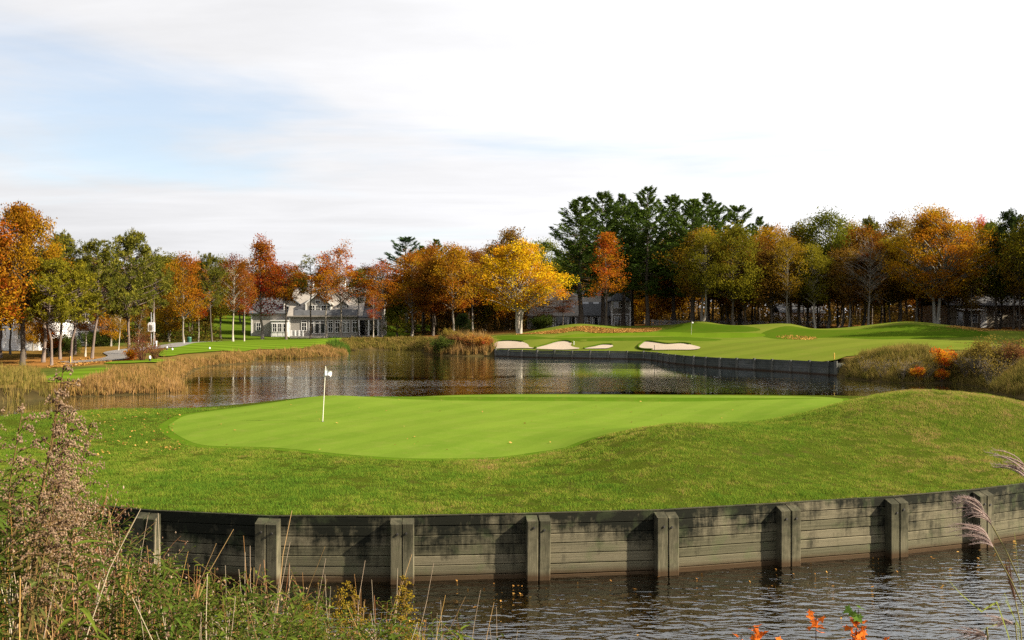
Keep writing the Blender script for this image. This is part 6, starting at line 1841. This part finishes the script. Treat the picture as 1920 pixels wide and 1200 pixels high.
# outline of the thicket's top as the photo shows it (photo pixel x -> y)
ENX = [-200, 0, 60, 120, 170, 230, 300, 380, 450, 520, 600, 680, 760, 830, 880, 940]
ENY = [830, 872, 900, 945, 985, 1015, 1050, 1075, 1085, 1095, 1105, 1125, 1150, 1172, 1195, 1215]
def envelope(px): return np.interp(px, ENX, ENY)
cnt = 0
for i in range(2600):
    if cnt >= 230: break
    d = pr_.uniform(3.3, 8.2); px = pr_.uniform(-160, 900)
    x = wx(px, d)
    py = envelope(px) + abs(pr_.normal(0, 45)) + 6
    top = wz(py, d)
    if top - ground_z(x, d)[0] > 2.0 or top - ground_z(x, d)[0] < 0.45: continue
    k = ['stalk0', 'stalk1', 'stalk2', 'stalk3'][pr_.integers(4)]
    g = pr_.uniform()
    if px > 420 and g < 0.35:
        plant(['tuft0', 'tuft1'][pr_.integers(2)], x, d, top, 'arching green grass tuft among the leafy stalks of the near bank', 'grass_tuft', 'green grass tufts on the near bank', leaf=C_LEAF2)
    else:
        plant(k, x, d, top, 'leafy green weed stalk in the thicket on the near bank', 'weed_stalk', 'leafy weed stalks on the near bank', leaf=C_LEAF if g < 0.7 else C_LEAF2 if g < 0.93 else C_LEAFB)
    cnt += 1

# downy goldenrod plumes at the upper edge of the thicket
for k, px, py, d, lab in [('rod0', 22, 690, 3.7, 'tallest downy goldenrod plume, brown against the far shore'), ('rod1', 62, 738, 3.8, 'downy goldenrod plume arching right below the tallest one'),
                          ('rod2', 2, 760, 3.6, 'downy goldenrod plume cut by the picture edge'), ('rod0', 92, 800, 4.6, 'short downy goldenrod plume at the rim of the thicket'),
                          ('rod2', 40, 800, 3.6, 'dense downy goldenrod plume under the tallest one'), ('rod1', -20, 730, 4.6, 'goldenrod plume mostly outside the picture'),
                          ('rod2', 70, 775, 4.0, 'goldenrod plume leaning out over the turf under the arching one'), ('rod0', 30, 850, 3.5, 'lowest goldenrod plume among the green weeds'), ('rod1', 92, 872, 4.2, 'small goldenrod plume above the pale seed heads')]:
    plant(k, wx(px - 45, d), d, wz(py, d), lab, 'goldenrod', 'downy goldenrods on the near bank', C_STEM, C_LEAFB, C_FLUFF, rz=pr_.uniform(-0.7, 0.7), wide=0.85)
for i in range(11):
    px = pr_.uniform(60, 320); d = pr_.uniform(4.4, 7.5)
    py = np.interp(px, [40, 110, 160, 230, 320], [850, 850, 905, 985, 1010]) + abs(pr_.normal(0, 45))
    plant(['aster0', 'aster1', 'aster2'][i % 3], wx(px, d), d, wz(py, d), 'twiggy aster dotted with pale seed heads in front of the timber wall', 'seed_aster', 'asters gone to seed on the near bank', ((0.17, 0.08, 0.04), (0.24, 0.12, 0.06)), C_LEAFB, C_SEED, wide=0.85)
for i, (px, py, d) in enumerate([(300, 930, 5.5), (322, 905, 5.6), (245, 960, 5.2), (268, 950, 6), (440, 1015, 6), (455, 950, 6.2), (486, 965, 6.6), (405, 1020, 5.5), (520, 1040, 6.5), (392, 1005, 7), (560, 1050, 7), (350, 1015, 6.5),
                                 (610, 1060, 6.8), (640, 1030, 7.2), (690, 1045, 7), (705, 1075, 6), (722, 1045, 6.5), (742, 1090, 6.2), (770, 1100, 6.4), (790, 1085, 6.8), (820, 1110, 6.2), (600, 1075, 6), (660, 1080, 6), (560, 1080, 5.5),
                                 (480, 1040, 5.5), (850, 1145, 6.5), (880, 1140, 6.8), (910, 1150, 7), (940, 1155, 7), (865, 1092, 6.5), (280, 990, 5), (220, 985, 6), (175, 970, 5.6), (335, 990, 5.8)]):
    c = C_DRY if i % 4 else C_DRYP
    plant(['dry0', 'dry1', 'dry2', 'dry1'][i % 4], wx(px, d), d, wz(py, d), 'dead tan grass culms standing up out of the green thicket', 'dry_grass', 'dead grass clumps on the near bank', c, c, rz=None, wide=0.9)
for px, py, d, ln, lab in [(48, 950, 2.7, 0.10, 'thick orange reed stem, second from the picture edge'), (22, 985, 2.6, 0.16, 'thick orange reed stem crossing the green weeds at the picture edge'), (40, 900, 2.9, 0.13, 'longest orange reed leaning over the weeds at the edge')]:
    plant('dry3', wx(px - 40, d), d, wz(py, d), lab, 'dry_reed', None, C_ORNG, C_ORNG, lean=(0, ln * 0.3), wide=0.7)
for i, (px, py, d) in enumerate([(655, 1095, 5.6), (690, 1105, 5.5), (720, 1120, 5.6), (738, 1100, 5.8), (632, 1130, 5.4)]):
    plant('yrod', wx(px, d), d, wz(py, d), 'yellow goldenrod spray beside the dead culms over the water', 'goldenrod_spray', 'yellow goldenrod sprays on the near bank', C_STEM, C_LEAF2, C_YEL)
for i, (px, py, d) in enumerate([(800, 1165, 5.6), (826, 1172, 5.8), (775, 1160, 6), (1450, 1215, 6), (480, 1080, 6), (570, 1090, 6.5), (880, 1190, 5.6)]):
    plant('tuft0', wx(px, d), d, wz(py, d), 'arching green grass tuft at the brink of the bank', 'grass_tuft', 'grass tufts at the brink', leaf=C_LEAF2)

for i in range(84):
    px = pr_.uniform(-20, 840) if i % 3 else pr_.uniform(-20, 260); d = pr_.uniform(3.6, 7.5)
    py = envelope(px) - pr_.uniform(-90, 45)
    c = (C_DRY, C_ORNG, C_DRYP)[i % 3]
    plant(['dry0', 'dry1', 'dry2'][pr_.integers(3)], wx(px, d), d, wz(py, d), 'dead tan grass culms standing up out of the green thicket', 'dry_grass', 'dead grass clumps on the near bank', c, c, wide=0.8)
# ground cover under the thicket
q = rand_in([(-9, 1.5), (5, 1.5), (3.5, 9.5), (-9, 12)], 26000, pr_)
mb = MB()
blade_mesh(mb, np.column_stack([q, ground_z(q[:, 0], q[:, 1]) - 0.02]), pr_.uniform(0.15, 0.55, len(q)), np.full(len(q), 0.009), pr_, 0.5, 2)
tag(mb.build('bank_grass', M['bankgrass']), 'matted weeds and grass on the near bank', kind='stuff')

# scarlet maple sprigs at the bottom edge, every leaf a part of its own
def maple_leaf():
    mb = MB()
    out = [(0, -0.10), (0.16, -0.02), (0.46, -0.10), (0.34, 0.10), (0.55, 0.38), (0.26, 0.34), (0.20, 0.46), (0, 0.85), (-0.20, 0.46), (-0.26, 0.34), (-0.55, 0.38), (-0.34, 0.10), (-0.46, -0.10), (-0.16, -0.02)]
    V = [(0, 0.22, 0.0)] + [(x, y, 0.22 * abs(x) + 0.10 * (y - 0.2) ** 2 - 0.04) for x, y in out]
    mb.add(V, None, [(0, i + 1, (i + 1) % 14 + 1) for i in range(14)])
    return mb.mesh('leaf', M['plantleaf'])
ml = maple_leaf()
MC = ((0.62, 0.11, 0.015), (0.70, 0.20, 0.03)); MG = ((0.11, 0.22, 0.03), (0.17, 0.28, 0.05))
def sprig(px, py, d, n, L, label, ln, green=0):
    x = wx(px, d); top = wz(py, d); z = ground_z(x, d)[0]
    t = thing('maple_sapling', label, 'sapling', (x, d, z), 0, None)
    h = top - z
    s = np.linspace(0, 1, 7)
    P = np.column_stack([-ln * (1 - s) ** 1.5 * h, 0.02 * np.sin(s * 5), s * h - 0.05 * (s == 0)])
    mb = MB(); mb.tube(P, np.linspace(0.006, 0.0018, 7), 5); st = mb.build('stem', M['stemmat'], t); st.color = (0.06, 0.035, 0.03, 1); st['leaf_b'] = [0.08, 0.05, 0.04, 1]
    for i in range(n):
        u = 1 - (i / max(1, n)) * L / h
        b = at_path(P, u)
        a = pr_.uniform(0, 6.28)
        sz = pr_.uniform(0.036, 0.056)
        o = link('leaf', ml, t, tuple(b + np.array([math.cos(a), math.sin(a), pr_.uniform(-0.3, 0.4)]) * pr_.uniform(0.01, 0.045)))
        o.rotation_euler = (pr_.uniform(-1.7, 0.2), pr_.uniform(-0.6, 0.6), pr_.uniform(0, 6.28))
        o.scale = (sz, sz, sz)
        c = MG if i < green else MC
        j = pr_.uniform(0.75, 1.15)
        o.color = tuple(min(1, v * j) for v in c[0]) + (1,); o['leaf_b'] = [*c[1], 1.0]
sprig(1607, 1140, 4.6, 30, 0.17, 'scarlet maple sprig with a green tip over the rippled water', 0.20, 6)
sprig(1528, 1150, 4.6, 9, 0.09, 'thin maple sprig with a few scarlet leaves', 0.02)
sprig(1419, 1172, 4.6, 11, 0.07, 'orange maple sprig, first from the thicket side', 0.03)
sprig(1472, 1195, 4.6, 3, 0.04, 'maple shoot just showing one orange leaf at the bottom edge', 0.02)
sprig(1613, 1192, 4.5, 7, 0.05, 'low maple sprig below the green tipped one', -0.05)
sprig(1661, 1194, 4.6, 3, 0.04, 'maple shoot with a single scarlet leaf', 0.02)
sprig(1388, 1188, 4.7, 2, 0.03, 'tiny orange maple shoot nearest the thicket', 0.02)

# plume grass at the right edge
M['plume'] = foliage_mat('plume_silk', 0.5, 0.01, 0.02, 0.4)
def plume_grass(pts, d, strands, L, sweep, label, droop=0.6, col=((0.52, 0.38, 0.33), (0.66, 0.52, 0.46)), close=1.0):
    """pts: photo pixels of the culm from the head downwards"""
    W = [np.array((wx(px, d + dd), d + dd, wz(py, d + dd))) for (px, py), dd in zip(pts, np.linspace(0, -0.15, len(pts)))]
    foot = W[-1].copy(); gz = ground_z(foot[0] + 0.1, foot[1])[0]
    W.append(np.array((foot[0] + 0.06, foot[1], gz - 0.03)))
    o_ = np.array((W[-1][0], W[-1][1], gz))
    t = thing('plume_grass', label, 'plume grass', tuple(o_))
    P = np.array(smooth_path(W, 0.08)) - o_
    mb = MB(); mb.tube(P, np.linspace(0.0022, 0.004, len(P)), 5)
    st = mb.build('stem', M['stemmat'], t); st.color = (0.15, 0.16, 0.06, 1); st['leaf_b'] = [0.24, 0.18, 0.08, 1]
    mb = MB(); r = pr_
    ax = P[0] - P[1]; ax /= np.linalg.norm(ax)
    for i in range(strands):
        b = P[0] + ax * (L * 0.55 * (i / strands) - 0.01)
        d2 = ax * 1.0 + np.array((sweep[0], r.normal(0, 0.25), sweep[1])) * r.uniform(0.3, 1.2) * close + r.normal(0, 0.16, 3) * close
        d2 /= np.linalg.norm(d2)
        l = L * r.uniform(0.5, 1.05)
        s = np.linspace(0, 1, 8)
        Q = b + d2 * (s * l)[:, None] + np.array((sweep[0] * 0.35, 0, -droop)) * (l * s ** 2 * r.uniform(0.5, 1.1) * close)[:, None]
        mb.tube(Q, np.array([0.0009, 0.0016, 0.0019, 0.0019, 0.0018, 0.0016, 0.0012, 0.0004]), 4, False, r.uniform(), r.uniform())
        for q in range(26):                       # silky hairs
            u = r.uniform(0.1, 1.0); c = np.array([np.interp(u, s, Q[:, k]) for k in range(3)])
            e = c + d2 * 0.010 + r.normal(0, 0.006, 3)
            w_ = np.cross(e - c, (0.3, 1, 0.2)); w_ /= np.linalg.norm(w_) + 1e-9
            mb.add([c - w_ * 0.0006, c + w_ * 0.0006, e], None, [(0, 1, 2)], r.uniform(), r.uniform())
    o = mb.build('plume', M['plume'], t); o.color = (*col[0], 1); o['leaf_b'] = [*col[1], 1]
    return t
plume_grass([(1862, 1024), (1880, 1060), (1915, 1130), (1935, 1220)], 3.4, 22, 0.125, (-0.9, 0.35), 'pale plume grass head sweeping over the water, lower of the two open ones')
plume_grass([(1859, 984), (1885, 1030), (1912, 1090), (1945, 1190)], 3.5, 22, 0.15, (-0.75, 0.8), 'pale plume grass head drooping before the last paired posts, upper of the two open ones', 0.75)
plume_grass([(1932, 905), (1945, 950), (1955, 1060), (1960, 1200)], 3.5, 16, 0.15, (-1.0, 0.35), 'pale plume grass head at the picture edge above the turf line', 0.5)
plume_grass([(1904, 1128), (1912, 1165), (1918, 1230)], 3.3, 24, 0.14, (-0.3, 0.9), 'brown closed plume grass head below the two open ones', 0.1, ((0.20, 0.11, 0.07), (0.30, 0.19, 0.13)), 0.22)
plume_grass([(1848, 1190), (1856, 1240)], 3.4, 12, 0.12, (-0.8, 0.6), 'thin pinkish plume grass head at the bottom edge', 0.4)
plume_grass([(1900, 1170), (1910, 1240)], 3.5, 10, 0.10, (-0.9, 0.6), 'sparse plume grass head beside the brown closed one', 0.4)
for pts, d, hw, lab in [([(1772, 1080), (1812, 1120), (1862, 1160), (1925, 1215)], 3.3, 0.006, 'broad green grass blade reaching left over the water'), ([(1840, 1135), (1880, 1150), (1930, 1185)], 3.3, 0.004, 'green grass blade near the brown plume'),
                        ([(1835, 1185), (1880, 1178), (1935, 1190)], 3.2, 0.005, 'flat green grass blade at the bottom corner'), ([(1906, 1010), (1918, 1030), (1932, 1080)], 3.4, 0.004, 'short tan grass blade at the picture edge')]:
    W = [np.array((wx(px, d), d + 0.04 * i, wz(py, d))) for i, (px, py) in enumerate(pts)]
    W.append(np.array((W[-1][0] + 0.15, d, ground_z(W[-1][0] + 0.15, d)[0] - 0.03)))
    P = np.array(smooth_path(W, 0.05)); o_ = P[-1].copy(); P = P - o_
    wd = hw * np.minimum(1, np.linspace(0.03, 4, len(P)))
    mb = MB(); mb.ribbon(P, wd, (0.35, 0.5, 0.8))
    o = mb.build('long_grass', M['plantleaf']); o.location = tuple(o_); o.color = (0.15, 0.19, 0.035, 1); o['leaf_b'] = [0.22, 0.24, 0.06, 1]
    tag(o, lab, 'grass blade')
